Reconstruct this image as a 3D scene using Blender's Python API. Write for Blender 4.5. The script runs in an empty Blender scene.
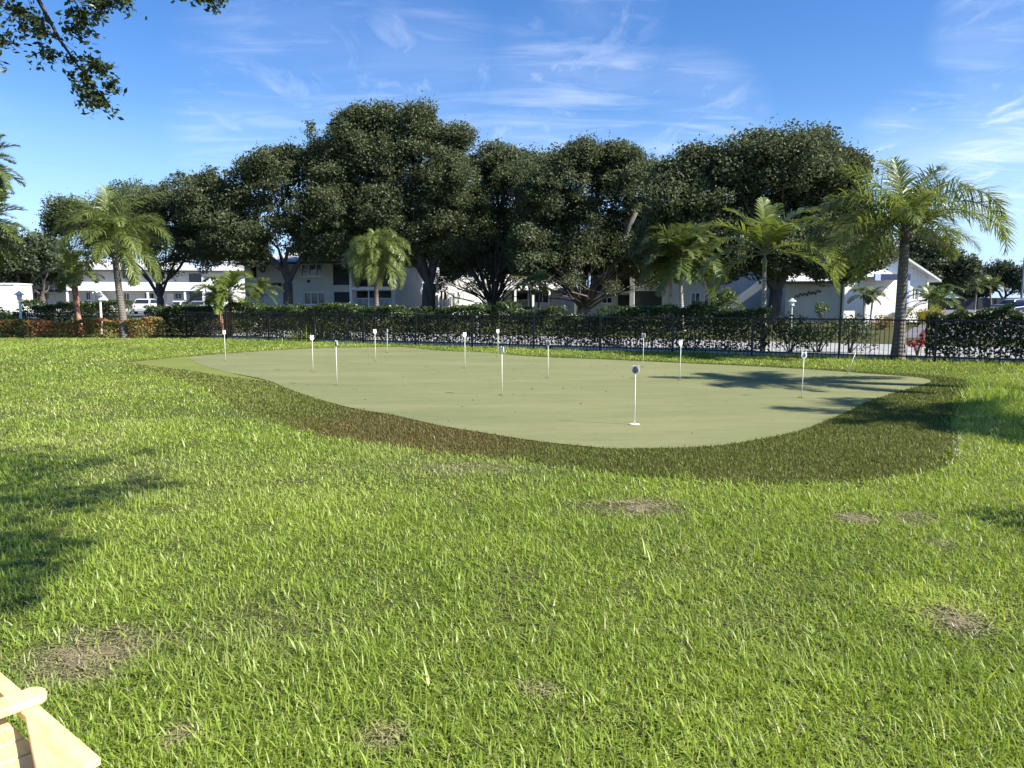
import bpy, math, random
import numpy as np
from mathutils import Vector, Matrix

S = bpy.context.scene
COL = S.collection
R = math.radians
rng = np.random.default_rng(7)
random.seed(7)

# ------------------------------------------------------------------ camera frame helpers
F = 770.0
CH = 1.65
PITCH = math.atan(85 / F)
FW = Vector((0, math.cos(PITCH), -math.sin(PITCH)))
UP = Vector((0, math.sin(PITCH), math.cos(PITCH)))
CAM = Vector((0, 0, CH))


def ray(px, py):
    return FW + Vector((1, 0, 0)) * ((px - 512) / F) + UP * ((384 - py) / F)


def gz(px, py, z=0.0):            # the point at height z seen in direction (px, py)
    d = ray(px, py)
    return CAM + d * ((z - CH) / d.z)


def dp(px, py, Y):                # the point at distance Y seen in direction (px, py)
    d = ray(px, py)
    return CAM + d * (Y / d.y)


# ------------------------------------------------------------------ objects and tags
def link(o, parent=None):
    COL.objects.link(o)
    if parent is not None:
        o.parent = parent
    return o


def tag(o, label=None, cat=None, group=None, kind=None):
    if label:
        o['label'] = label
    if cat:
        o['category'] = cat
    if group:
        o['group'] = group
    if kind:
        o['kind'] = kind
    return o


def empty(name, loc, label, cat, group=None, rz=0.0):
    o = bpy.data.objects.new(name, None)
    o.empty_display_size = 0.2
    o.location = loc
    o.rotation_euler = (0, 0, rz)
    link(o)
    return tag(o, label, cat, group)


class MB:
    def __init__(self):
        self.v = []
        self.f = []

    def add(self, vs, fs):
        n = len(self.v)
        self.v += [tuple(p) for p in vs]
        self.f += [tuple(i + n for i in q) for q in fs]

    def box(self, x0, x1, y0, y1, z0, z1):
        self.add([(x0, y0, z0), (x1, y0, z0), (x1, y1, z0), (x0, y1, z0),
                  (x0, y0, z1), (x1, y0, z1), (x1, y1, z1), (x0, y1, z1)],
                 [(0, 3, 2, 1), (4, 5, 6, 7), (0, 1, 5, 4), (1, 2, 6, 5), (2, 3, 7, 6), (3, 0, 4, 7)])
        return self

    def tube(self, pts, rads, n=6, cap=True):
        pts = [Vector(p) for p in pts]
        base = len(self.v)
        ref = None
        for i, p in enumerate(pts):
            a = pts[max(i - 1, 0)]
            b = pts[min(i + 1, len(pts) - 1)]
            t = (b - a)
            if t.length < 1e-9:
                t = Vector((0, 0, 1))
            t.normalize()
            if ref is None:
                ref = t.orthogonal().normalized()
            else:
                ref = (ref - t * ref.dot(t))
                if ref.length < 1e-6:
                    ref = t.orthogonal()
                ref.normalize()
            w = t.cross(ref)
            for k in range(n):
                an = 2 * math.pi * k / n
                self.v.append(tuple(p + (ref * math.cos(an) + w * math.sin(an)) * rads[i]))
        for i in range(len(pts) - 1):
            for k in range(n):
                a = base + i * n + k
                b = base + i * n + (k + 1) % n
                self.f.append((a, b, b + n, a + n))
        if cap:
            self.f.append(tuple(base + k for k in reversed(range(n))))
            e = base + (len(pts) - 1) * n
            self.f.append(tuple(e + k for k in range(n)))
        return self

    def prism(self, poly, h, M=None):
        """poly: 2-D outline (x, z) extruded along y from 0 to h, then placed by matrix M."""
        n = len(poly)
        vs = [Vector((x, 0, z)) for x, z in poly] + [Vector((x, h, z)) for x, z in poly]
        if M is not None:
            vs = [M @ p for p in vs]
        fs = [tuple(range(n)), tuple(reversed(range(n, 2 * n)))]
        for i in range(n):
            j = (i + 1) % n
            fs.append((j, i, i + n, j + n))
        self.add(vs, fs)
        return self

    def build(self, name, mat, parent=None, smooth=False, bevel=0.0):
        me = bpy.data.meshes.new(name)
        me.from_pydata(self.v, [], self.f)
        me.update()
        me.materials.append(mat)
        if smooth:
            me.polygons.foreach_set('use_smooth', [True] * len(me.polygons))
        o = bpy.data.objects.new(name, me)
        link(o, parent)
        if bevel:
            m = o.modifiers.new('bevel', 'BEVEL')
            m.width = bevel
            m.segments = 2
            m.limit_method = 'ANGLE'
        return o


def np_mesh(name, verts, quads, mat, attrs=None, parent=None, smooth=False):
    """fast mesh from arrays; attrs: {name: one float per face}"""
    verts = np.ascontiguousarray(verts, dtype=np.float32)
    quads = np.ascontiguousarray(quads, dtype=np.int32)
    me = bpy.data.meshes.new(name)
    nv, nq = len(verts), len(quads)
    me.vertices.add(nv)
    me.vertices.foreach_set('co', verts.ravel())
    me.loops.add(nq * 4)
    me.loops.foreach_set('vertex_index', quads.ravel())
    me.polygons.add(nq)
    me.polygons.foreach_set('loop_start', np.arange(0, nq * 4, 4, dtype=np.int32))
    if smooth:
        me.polygons.foreach_set('use_smooth', np.ones(nq, dtype=bool))
    for k, a in (attrs or {}).items():
        at = me.attributes.new(k, 'FLOAT', 'FACE')
        at.data.foreach_set('value', np.ascontiguousarray(a, dtype=np.float32))
    me.update(calc_edges=True)
    me.materials.append(mat)
    o = bpy.data.objects.new(name, me)
    link(o, parent)
    return o


def vnoise(x, y, seed=0):
    """smooth value noise 0..1 on arrays"""
    xi = np.floor(x).astype(np.int64)
    yi = np.floor(y).astype(np.int64)
    fx = x - xi
    fy = y - yi
    fx = fx * fx * (3 - 2 * fx)
    fy = fy * fy * (3 - 2 * fy)

    def h(a, b):
        n = (a * 374761393 + b * 668265263 + seed * 974711) & 0x7fffffff
        n = ((n ^ (n >> 13)) * 1274126177) & 0x7fffffff
        return ((n ^ (n >> 16)) & 0xffff) / 65535.0
    return (h(xi, yi) * (1 - fx) + h(xi + 1, yi) * fx) * (1 - fy) + (h(xi, yi + 1) * (1 - fx) + h(xi + 1, yi + 1) * fx) * fy


def inside(poly, x, y):
    r = np.zeros(len(x), dtype=bool)
    n = len(poly)
    for i in range(n):
        x0, y0 = poly[i]
        x1, y1 = poly[(i + 1) % n]
        if y0 == y1:
            continue
        c = ((y0 > y) != (y1 > y)) & (x < (x1 - x0) * (y - y0) / (y1 - y0) + x0)
        r ^= c
    return r


def smooth_loop(pts, sub=6):
    """closed Catmull-Rom through 2-D points"""
    out = []
    n = len(pts)
    for i in range(n):
        p0, p1, p2, p3 = (np.array(pts[(i + k - 1) % n], dtype=float) for k in range(4))
        for s in range(sub):
            t = s / sub
            out.append(tuple(0.5 * ((2 * p1) + (-p0 + p2) * t + (2 * p0 - 5 * p1 + 4 * p2 - p3) * t * t + (-p0 + 3 * p1 - 3 * p2 + p3) * t ** 3)))
    return out


# ------------------------------------------------------------------ materials
def new_mat(name):
    m = bpy.data.materials.new(name)
    m.use_nodes = True
    nt = m.node_tree
    nt.nodes.clear()
    out = nt.nodes.new('ShaderNodeOutputMaterial')
    return m, nt, out


def N(nt, t, **kw):
    n = nt.nodes.new(t)
    for k, v in kw.items():
        setattr(n, k, v)
    return n


def rgb(c):
    return (c[0], c[1], c[2], 1)


def mixc(nt, fac, a, b):
    n = N(nt, 'ShaderNodeMix', data_type='RGBA')
    for sock, val in ((n.inputs[0], fac), (n.inputs[6], a), (n.inputs[7], b)):
        if isinstance(val, (int, float)):
            sock.default_value = val
        elif isinstance(val, tuple):
            sock.default_value = rgb(val)
        else:
            nt.links.new(val, sock)
    return n.outputs[2]


def ramp(nt, src, p0, p1):
    n = N(nt, 'ShaderNodeMapRange')
    n.inputs[1].default_value = p0
    n.inputs[2].default_value = p1
    nt.links.new(src, n.inputs[0])
    return n.outputs[0]


def noise(nt, scale, detail=4, rough=0.6, coord='Object', vec=None, stretch=None):
    if vec is None:
        tc = N(nt, 'ShaderNodeTexCoord')
        vec = tc.outputs[coord]
    if stretch:
        mp = N(nt, 'ShaderNodeMapping')
        mp.inputs['Scale'].default_value = stretch
        nt.links.new(vec, mp.inputs[0])
        vec = mp.outputs[0]
    n = N(nt, 'ShaderNodeTexNoise')
    n.inputs['Scale'].default_value = scale
    n.inputs['Detail'].default_value = detail
    n.inputs['Roughness'].default_value = rough
    nt.links.new(vec, n.inputs['Vector'])
    return n.outputs[0]


def solid(name, c1, c2=None, scale=3.0, rough=0.7, bump=0.0, bscale=40.0, metal=0.0, spec=0.4, stretch=None, lo=0.35, hi=0.65):
    m, nt, out = new_mat(name)
    b = N(nt, 'ShaderNodeBsdfPrincipled')
    b.inputs['Roughness'].default_value = rough
    b.inputs['Metallic'].default_value = metal
    b.inputs['Specular IOR Level'].default_value = spec
    if c2 is None:
        c2 = tuple(x * 0.85 for x in c1)
    f = ramp(nt, noise(nt, scale, 5, 0.65, stretch=stretch), lo, hi)
    nt.links.new(mixc(nt, f, c1, c2), b.inputs['Base Color'])
    if bump:
        bp = N(nt, 'ShaderNodeBump')
        bp.inputs['Strength'].default_value = bump
        bp.inputs['Distance'].default_value = 0.02
        nt.links.new(noise(nt, bscale, 4, 0.7, stretch=stretch), bp.inputs['Height'])
        nt.links.new(bp.outputs[0], b.inputs['Normal'])
    nt.links.new(b.outputs[0], out.inputs[0])
    return m


def leafy(name, c1, c2, trans=0.35, rough=0.45, spec=0.35, dry=None, c3=None, c3_at=0.9, tcol=1.3):
    """leaf shader: colour varies leaf by leaf (face value 'rnd'); thin leaves let light through"""
    m, nt, out = new_mat(name)
    at = N(nt, 'ShaderNodeAttribute', attribute_name='rnd')
    col = mixc(nt, at.outputs['Fac'], c1, c2)
    if c3 is not None:
        gt = N(nt, 'ShaderNodeMath', operation='GREATER_THAN')
        gt.inputs[1].default_value = c3_at
        nt.links.new(at.outputs['Fac'], gt.inputs[0])
        col = mixc(nt, gt.outputs[0], col, c3)
    if dry is not None:
        ad = N(nt, 'ShaderNodeAttribute', attribute_name='dry')
        col = mixc(nt, ad.outputs['Fac'], col, dry)
    b = N(nt, 'ShaderNodeBsdfPrincipled')
    b.inputs['Roughness'].default_value = rough
    b.inputs['Specular IOR Level'].default_value = spec
    nt.links.new(col, b.inputs['Base Color'])
    t = N(nt, 'ShaderNodeBsdfTranslucent')
    hs = N(nt, 'ShaderNodeHueSaturation')
    hs.inputs['Hue'].default_value = 0.485
    hs.inputs['Saturation'].default_value = 1.1
    hs.inputs['Value'].default_value = tcol
    nt.links.new(col, hs.inputs['Color'])
    nt.links.new(hs.outputs[0], t.inputs['Color'])
    mx = N(nt, 'ShaderNodeMixShader')
    mx.inputs[0].default_value = trans
    nt.links.new(b.outputs[0], mx.inputs[1])
    nt.links.new(t.outputs[0], mx.inputs[2])
    nt.links.new(mx.outputs[0], out.inputs[0])
    return m


M = {}
M['lawn_blade'] = leafy('lawn_blade', (0.122, 0.212, 0.024), (0.365, 0.455, 0.076), 0.36, 0.42, 0.36, dry=(0.48, 0.40, 0.24))
M['turf_blade'] = leafy('turf_blade', (0.058, 0.088, 0.016), (0.185, 0.215, 0.048), 0.25, 0.5, 0.16, dry=(0.165, 0.112, 0.045))
M['oak_leaf'] = leafy('oak_leaf', (0.052, 0.072, 0.030), (0.132, 0.155, 0.074), 0.32, 0.55, 0.25)
M['far_leaf'] = leafy('far_leaf', (0.045, 0.065, 0.032), (0.085, 0.105, 0.05), 0.22, 0.5, 0.3)
M['hedge_leaf'] = leafy('hedge_leaf', (0.028, 0.052, 0.014), (0.080, 0.118, 0.030), 0.25, 0.4, 0.4, c3=(0.20, 0.25, 0.05), c3_at=0.88)
M['dark_hedge_leaf'] = leafy('dark_hedge_leaf', (0.026, 0.046, 0.014), (0.068, 0.098, 0.028), 0.2, 0.4, 0.35)
M['croton_leaf'] = leafy('croton_leaf', (0.13, 0.16, 0.035), (0.32, 0.24, 0.075), 0.25, 0.45, 0.35, c3=(0.58, 0.20, 0.10), c3_at=0.66)
M['yellow_leaf'] = leafy('yellow_leaf', (0.17, 0.18, 0.03), (0.42, 0.34, 0.05), 0.3, 0.45, 0.35)
M['red_leaf'] = leafy('red_leaf', (0.20, 0.02, 0.03), (0.38, 0.04, 0.05), 0.25, 0.45, 0.35)
M['shrub_leaf'] = leafy('shrub_leaf', (0.06, 0.10, 0.025), (0.15, 0.2, 0.05), 0.3, 0.4, 0.4)
M['palm_leaf'] = leafy('palm_leaf', (0.10, 0.150, 0.028), (0.205, 0.245, 0.055), 0.38, 0.35, 0.5)
M['palm_leaf_dark'] = leafy('palm_leaf_dark', (0.07, 0.11, 0.03), (0.16, 0.195, 0.055), 0.3, 0.35, 0.5)
M['palm_leaf_grey'] = leafy('palm_leaf_grey', (0.10, 0.150, 0.038), (0.205, 0.24, 0.065), 0.3, 0.4, 0.45)
M['branch_leaf'] = leafy('branch_leaf', (0.035, 0.058, 0.017), (0.085, 0.115, 0.03), 0.28, 0.4, 0.4)
M['bark'] = solid('bark', (0.10, 0.085, 0.07), (0.045, 0.038, 0.032), 3, 0.9, 0.8, 14, stretch=(1, 1, 0.3))
M['pale_bark'] = solid('pale_bark', (0.15, 0.13, 0.11), (0.07, 0.06, 0.05), 3, 0.9, 0.6, 14, stretch=(1, 1, 0.3))
M['rachis'] = solid('rachis', (0.17, 0.18, 0.06), (0.11, 0.12, 0.04), 6, 0.5)
M['crownshaft'] = solid('crownshaft', (0.20, 0.23, 0.11), (0.14, 0.16, 0.07), 5, 0.45)


def palm_bark(name, c1, c2, rings):
    m, nt, out = new_mat(name)
    b = N(nt, 'ShaderNodeBsdfPrincipled')
    b.inputs['Roughness'].default_value = 0.85
    tc = N(nt, 'ShaderNodeTexCoord')
    w = N(nt, 'ShaderNodeTexWave', bands_direction='Z')
    w.inputs['Scale'].default_value = rings
    w.inputs['Distortion'].default_value = 1.2
    w.inputs['Detail'].default_value = 2
    nt.links.new(tc.outputs['Object'], w.inputs['Vector'])
    nz = ramp(nt, noise(nt, 4, 5, 0.7), 0.35, 0.65)
    ml = N(nt, 'ShaderNodeMath', operation='MULTIPLY')
    nt.links.new(nz, ml.inputs[0])
    nt.links.new(ramp(nt, w.outputs['Fac'], 0.0, 0.5), ml.inputs[1])
    nt.links.new(mixc(nt, ml.outputs[0], c2, c1), b.inputs['Base Color'])
    bp = N(nt, 'ShaderNodeBump')
    bp.inputs['Strength'].default_value = 0.5
    bp.inputs['Distance'].default_value = 0.02
    nt.links.new(w.outputs['Fac'], bp.inputs['Height'])
    nt.links.new(bp.outputs[0], b.inputs['Normal'])
    nt.links.new(b.outputs[0], out.inputs[0])
    return m


M['palm_bark'] = palm_bark('palm_bark', (0.21, 0.185, 0.155), (0.115, 0.098, 0.082), 3.0)
M['palm_bark_white'] = palm_bark('palm_bark_white', (0.50, 0.46, 0.39), (0.24, 0.21, 0.17), 3.0)
M['palm_bark_red'] = palm_bark('palm_bark_red', (0.46, 0.26, 0.16), (0.28, 0.13, 0.08), 3.5)
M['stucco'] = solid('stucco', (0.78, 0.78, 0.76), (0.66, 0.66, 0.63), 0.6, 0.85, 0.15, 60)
M['stucco_shaded'] = solid('stucco_shaded', (0.52, 0.54, 0.52), (0.42, 0.44, 0.42), 0.5, 0.85, 0.15, 60)  # white stucco, darkened in its colour to stand for shade
M['trim'] = solid('trim', (0.80, 0.80, 0.79), (0.72, 0.72, 0.70), 1.0, 0.6)
M['dark_trim'] = solid('dark_trim', (0.06, 0.055, 0.05), (0.04, 0.04, 0.04), 1.0, 0.6)
M['glass'] = solid('glass', (0.018, 0.022, 0.026), (0.03, 0.036, 0.04), 0.8, 0.06, spec=0.6)
M['screen'] = solid('screen', (0.03, 0.036, 0.036), (0.022, 0.025, 0.026), 1.5, 0.7)
M['interior'] = solid('interior', (0.16, 0.16, 0.15), (0.10, 0.10, 0.10), 0.8, 0.9)
M['blue'] = solid('blue', (0.012, 0.02, 0.085), (0.01, 0.016, 0.07), 1.0, 0.6)
M['pale_blue'] = solid('pale_blue', (0.36, 0.44, 0.66), (0.30, 0.38, 0.6), 1.0, 0.6)
M['white_paint'] = solid('white_paint', (0.82, 0.82, 0.80), (0.74, 0.74, 0.72), 2.0, 0.4)
M['black_metal'] = solid('black_metal', (0.012, 0.012, 0.013), (0.02, 0.02, 0.02), 5.0, 0.4)
M['grey_metal'] = solid('grey_metal', (0.22, 0.23, 0.24), (0.17, 0.18, 0.19), 3.0, 0.5)
M['pole_plastic'] = solid('pole_plastic', (0.74, 0.76, 0.62), (0.68, 0.70, 0.56), 10.0, 0.35)
M['sign_plastic'] = solid('sign_plastic', (0.82, 0.83, 0.81), (0.78, 0.78, 0.76), 20.0, 0.4)
M['sign_grey_shaded'] = solid('sign_grey_shaded', (0.17, 0.18, 0.19), (0.13, 0.14, 0.15), 20.0, 0.4)  # white plates greyed to stand for shade; also a dark plate centre
M['sign_ink'] = solid('sign_ink', (0.02, 0.02, 0.025), (0.03, 0.03, 0.035), 20.0, 0.6)
M['wall_grey'] = solid('wall_grey', (0.055, 0.06, 0.07), (0.04, 0.045, 0.055), 0.7, 0.85)
M['concrete'] = solid('concrete', (0.36, 0.355, 0.34), (0.27, 0.27, 0.26), 0.8, 0.9, 0.2, 50)
M['kerb_white'] = solid('kerb_white', (0.62, 0.61, 0.58), (0.5, 0.49, 0.46), 1.5, 0.9, 0.2, 50)
M['asphalt'] = solid('asphalt', (0.16, 0.16, 0.165), (0.11, 0.11, 0.115), 0.5, 0.9, 0.3, 80)
M['car_white'] = solid('car_white', (0.75, 0.76, 0.76), (0.70, 0.71, 0.71), 1.0, 0.2, spec=0.6)
M['car_silver'] = solid('car_silver', (0.30, 0.33, 0.34), (0.26, 0.29, 0.30), 1.0, 0.25, metal=0.3)
M['car_dark'] = solid('car_dark', (0.018, 0.020, 0.03), (0.014, 0.016, 0.022), 1.0, 0.2, spec=0.6)
M['car_blue'] = solid('car_blue', (0.012, 0.02, 0.05), (0.01, 0.015, 0.04), 1.0, 0.2, spec=0.6)
M['rubber'] = solid('rubber', (0.015, 0.015, 0.015), (0.02, 0.02, 0.02), 4.0, 0.8)
M['tail'] = solid('tail', (0.35, 0.02, 0.02), (0.3, 0.02, 0.02), 4.0, 0.3)


def roof_mat():
    m, nt, out = new_mat('roof_tile')
    b = N(nt, 'ShaderNodeBsdfPrincipled')
    b.inputs['Roughness'].default_value = 0.8
    tc = N(nt, 'ShaderNodeTexCoord')
    br = N(nt, 'ShaderNodeTexBrick')
    br.inputs['Scale'].default_value = 1.6
    br.inputs['Color1'].default_value = (0.62, 0.62, 0.61, 1)
    br.inputs['Color2'].default_value = (0.52, 0.52, 0.51, 1)
    br.inputs['Mortar'].default_value = (0.34, 0.34, 0.33, 1)
    br.inputs['Mortar Size'].default_value = 0.03
    nt.links.new(tc.outputs['Object'], br.inputs['Vector'])
    nt.links.new(mixc(nt, ramp(nt, noise(nt, 0.7, 5), 0.4, 0.75), br.outputs[0], (0.42, 0.42, 0.41)), b.inputs['Base Color'])
    nt.links.new(b.outputs[0], out.inputs[0])
    return m


M['roof'] = roof_mat()


def siding_mat():
    m, nt, out = new_mat('siding')
    b = N(nt, 'ShaderNodeBsdfPrincipled')
    b.inputs['Roughness'].default_value = 0.7
    tc = N(nt, 'ShaderNodeTexCoord')
    w = N(nt, 'ShaderNodeTexWave', bands_direction='X', wave_profile='SAW')
    w.inputs['Scale'].default_value = 0.9
    nt.links.new(tc.outputs['Object'], w.inputs['Vector'])
    nt.links.new(mixc(nt, ramp(nt, w.outputs['Fac'], 0.0, 0.12), (0.5, 0.5, 0.5), (0.76, 0.76, 0.75)), b.inputs['Base Color'])
    nt.links.new(b.outputs[0], out.inputs[0])
    return m


M['siding'] = siding_mat()


def pine_mat():
    m, nt, out = new_mat('pine')
    b = N(nt, 'ShaderNodeBsdfPrincipled')
    b.inputs['Roughness'].default_value = 0.5
    n1 = noise(nt, 7, 5, 0.6, stretch=(9, 0.9, 9))
    n2 = noise(nt, 3, 3, 0.5, stretch=(3, 0.6, 3))
    c = mixc(nt, ramp(nt, n1, 0.42, 0.62), (0.74, 0.58, 0.29), (0.64, 0.45, 0.19))
    c = mixc(nt, ramp(nt, n2, 0.45, 0.75), c, (0.76, 0.63, 0.36))
    nt.links.new(c, b.inputs['Base Color'])
    bp = N(nt, 'ShaderNodeBump')
    bp.inputs['Strength'].default_value = 0.15
    bp.inputs['Distance'].default_value = 0.004
    nt.links.new(n1, bp.inputs['Height'])
    nt.links.new(bp.outputs[0], b.inputs['Normal'])
    nt.links.new(b.outputs[0], out.inputs[0])
    return m


M['pine'] = pine_mat()


def soil_mat():
    m, nt, out = new_mat('lawn_soil')
    b = N(nt, 'ShaderNodeBsdfPrincipled')
    b.inputs['Roughness'].default_value = 0.95
    b.inputs['Specular IOR Level'].default_value = 0.1
    a = ramp(nt, noise(nt, 0.35, 5, 0.6), 0.35, 0.65)
    c = mixc(nt, a, (0.055, 0.065, 0.02), (0.085, 0.078, 0.032))
    c = mixc(nt, ramp(nt, noise(nt, 60, 4, 0.7), 0.5, 0.75), c, (0.15, 0.13, 0.065))
    nt.links.new(c, b.inputs['Base Color'])
    bp = N(nt, 'ShaderNodeBump')
    bp.inputs['Strength'].default_value = 0.8
    bp.inputs['Distance'].default_value = 0.03
    nt.links.new(noise(nt, 45, 5, 0.7), bp.inputs['Height'])
    nt.links.new(bp.outputs[0], b.inputs['Normal'])
    nt.links.new(b.outputs[0], out.inputs[0])
    return m


def green_mat(name, c1, c2, c3):
    m, nt, out = new_mat(name)
    b = N(nt, 'ShaderNodeBsdfPrincipled')
    b.inputs['Roughness'].default_value = 0.9
    b.inputs['Specular IOR Level'].default_value = 0.06
    a = ramp(nt, noise(nt, 0.5, 5, 0.65, stretch=(0.45, 1.6, 1)), 0.32, 0.68)
    c = mixc(nt, a, c1, c2)
    d = ramp(nt, noise(nt, 1.6, 5, 0.7, stretch=(0.5, 2.2, 1)), 0.5, 0.75)
    mu = N(nt, 'ShaderNodeMath', operation='MULTIPLY')
    mu.inputs[1].default_value = 0.8
    nt.links.new(d, mu.inputs[0])
    c = mixc(nt, mu.outputs[0], c, c3)
    g = ramp(nt, noise(nt, 240, 3, 0.8), 0.3, 0.75)
    mu2 = N(nt, 'ShaderNodeMath', operation='MULTIPLY')
    mu2.inputs[1].default_value = 0.35
    nt.links.new(g, mu2.inputs[0])
    c = mixc(nt, mu2.outputs[0], c, tuple(x * 0.6 for x in c1))
    nt.links.new(c, b.inputs['Base Color'])
    bp = N(nt, 'ShaderNodeBump')
    bp.inputs['Strength'].default_value = 0.5
    bp.inputs['Distance'].default_value = 0.008
    nt.links.new(noise(nt, 160, 4, 0.75), bp.inputs['Height'])
    bp2 = N(nt, 'ShaderNodeBump')
    bp2.inputs['Strength'].default_value = 0.6
    bp2.inputs['Distance'].default_value = 0.05
    nt.links.new(noise(nt, 1.3, 3, 0.6, stretch=(0.5, 2.0, 1)), bp2.inputs['Height'])
    nt.links.new(bp2.outputs[0], bp.inputs['Normal'])
    nt.links.new(bp.outputs[0], b.inputs['Normal'])
    nt.links.new(b.outputs[0], out.inputs[0])
    return m


M['soil'] = soil_mat()
M['green'] = green_mat('green_turf', (0.180, 0.196, 0.088), (0.248, 0.244, 0.116), (0.150, 0.178, 0.080))
M['strip'] = green_mat('strip_turf', (0.165, 0.198, 0.050), (0.205, 0.225, 0.062), (0.14, 0.18, 0.048))
M['fringe_base'] = solid('fringe_base', (0.06, 0.072, 0.018), (0.085, 0.07, 0.026), 1.5, 0.95, 0.8, 80, spec=0.05)

# ------------------------------------------------------------------ sky, sun, camera
AZ, EL = 110.0, 38.0
W = bpy.data.worlds.new('World')
S.world = W
W.use_nodes = True
nt = W.node_tree
nt.nodes.clear()
wo = N(nt, 'ShaderNodeOutputWorld')
bg = N(nt, 'ShaderNodeBackground')
sky = N(nt, 'ShaderNodeTexSky', sky_type='NISHITA')
sky.sun_disc = False
sky.sun_elevation = R(EL)
sky.sun_rotation = R(AZ)
sky.altitude = 0
sky.air_density = 1.0
sky.dust_density = 0.2
sky.ozone_density = 3.0
bg.inputs[1].default_value = 0.074
# thin cirrus: noise on a flat layer high overhead
tc = N(nt, 'ShaderNodeTexCoord')
sep = N(nt, 'ShaderNodeSeparateXYZ')
nt.links.new(tc.outputs['Generated'], sep.inputs[0])
zc = N(nt, 'ShaderNodeMath', operation='MAXIMUM')
zc.inputs[1].default_value = 0.02
nt.links.new(sep.outputs[2], zc.inputs[0])
za = N(nt, 'ShaderNodeMath', operation='ADD')
za.inputs[1].default_value = 0.10
nt.links.new(zc.outputs[0], za.inputs[0])
dv = N(nt, 'ShaderNodeVectorMath', operation='DIVIDE')
nt.links.new(tc.outputs['Generated'], dv.inputs[0])
cz = N(nt, 'ShaderNodeCombineXYZ')
for i in range(3):
    nt.links.new(za.outputs[0], cz.inputs[i])
nt.links.new(cz.outputs[0], dv.inputs[1])


def cloud_noise(scale, stretch, rot, loc, detail=8, rough=0.62, dist=0.6):
    mp = N(nt, 'ShaderNodeMapping')
    mp.inputs['Scale'].default_value = stretch
    mp.inputs['Rotation'].default_value = (0, 0, R(rot))
    mp.inputs['Location'].default_value = loc
    nt.links.new(dv.outputs[0], mp.inputs[0])
    n = N(nt, 'ShaderNodeTexNoise')
    n.inputs['Scale'].default_value = scale
    n.inputs['Detail'].default_value = detail
    n.inputs['Roughness'].default_value = rough
    n.inputs['Distortion'].default_value = dist
    nt.links.new(mp.outputs[0], n.inputs['Vector'])
    return n.outputs[0]


nrm = N(nt, 'ShaderNodeVectorMath', operation='NORMALIZE')
nt.links.new(tc.outputs['Generated'], nrm.inputs[0])


def spot(px, py, rin, rout, amt):
    d_ = ray(px, py).normalized()
    q = N(nt, 'ShaderNodeVectorMath', operation='DOT_PRODUCT')
    nt.links.new(nrm.outputs[0], q.inputs[0])
    q.inputs[1].default_value = d_
    r_ = N(nt, 'ShaderNodeMapRange', interpolation_type='SMOOTHSTEP')
    r_.inputs[1].default_value = math.cos(R(rout))
    r_.inputs[2].default_value = math.cos(R(rin))
    r_.inputs[4].default_value = amt
    nt.links.new(q.outputs['Value'], r_.inputs[0])
    return r_.outputs[0]


def op(kind, a_, b_):
    q = N(nt, 'ShaderNodeMath', operation=kind)
    for k_, x_ in enumerate((a_, b_)):
        if isinstance(x_, float):
            q.inputs[k_].default_value = x_
        else:
            nt.links.new(x_, q.inputs[k_])
    return q.outputs[0]


acc = None
for sp_ in [(300, 85, 1.0, 9.0, .60), (420, 95, 1.0, 8.0, .70), (250, 130, .5, 6.0, .65), (570, 120, 1.0, 9.0, .95), (680, 140, 1.0, 7.0, .85), (990, 152, 1.0, 6.0, 1.5), (920, 150, 1.0, 4.5, 1.3), (985, 32, .3, 3.6, .95), (600, -8, .5, 5.0, .9), (-220, 130, 2.0, 12.0, .5), (1300, 120, 2.0, 10.0, .6)]:
    c_ = spot(*sp_)
    acc = c_ if acc is None else op('MAXIMUM', acc, c_)
w1 = ramp(nt, cloud_noise(2.1, (0.7, 2.1, 0), -24, (0.3, 4.2, 0), 9, 0.62, 0.7), 0.50, 0.88)
w2 = ramp(nt, cloud_noise(3.0, (2.0, 0.8, 0), 20, (2.3, 1.2, 0), 9, 0.62, 0.6), 0.54, 0.90)
soft = ramp(nt, cloud_noise(0.9, (1, 1.6, 0), 10, (5.3, 2.2, 0), 6, 0.6, 0.6), 0.35, 0.8)
wisp = op('ADD', op('MULTIPLY', op('MAXIMUM', w1, w2), 0.62), op('MULTIPLY', soft, 0.22))
mm = N(nt, 'ShaderNodeMath', operation='MULTIPLY', use_clamp=True)
nt.links.new(acc, mm.inputs[0])
nt.links.new(wisp, mm.inputs[1])
ms = N(nt, 'ShaderNodeMath', operation='MULTIPLY')
ms.inputs[1].default_value = 0.8
nt.links.new(mm.outputs[0], ms.inputs[0])
hs = N(nt, 'ShaderNodeHueSaturation')
hs.inputs['Hue'].default_value = 0.512
hs.inputs['Saturation'].default_value = 1.30
hs.inputs['Value'].default_value = 1.18
nt.links.new(sky.outputs[0], hs.inputs['Color'])
low = N(nt, 'ShaderNodeMapRange')
low.inputs[1].default_value = 0.22
low.inputs[2].default_value = 0.0
low.inputs[4].default_value = 0.75
nt.links.new(sep.outputs[2], low.inputs[0])
AIR = mixc(nt, low.outputs[0], hs.outputs[0], (3.3, 5.3, 9.6))
SKYCOL = mixc(nt, ms.outputs[0], AIR, (8.6, 9.0, 9.8))
nt.links.new(SKYCOL, bg.inputs[0])
nt.links.new(bg.outputs[0], wo.inputs[0])

sd = bpy.data.lights.new('sun', 'SUN')
sd.energy = 5.0
sd.angle = R(0.53)
sd.color = (1.0, 0.955, 0.87)
so = bpy.data.objects.new('sun', sd)
link(so)
a, e = R(AZ), R(EL)
SUN = Vector((math.sin(a) * math.cos(e), math.cos(a) * math.cos(e), math.sin(e)))
so.rotation_euler = SUN.to_track_quat('Z', 'Y').to_euler()
so.location = SUN * 50

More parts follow.
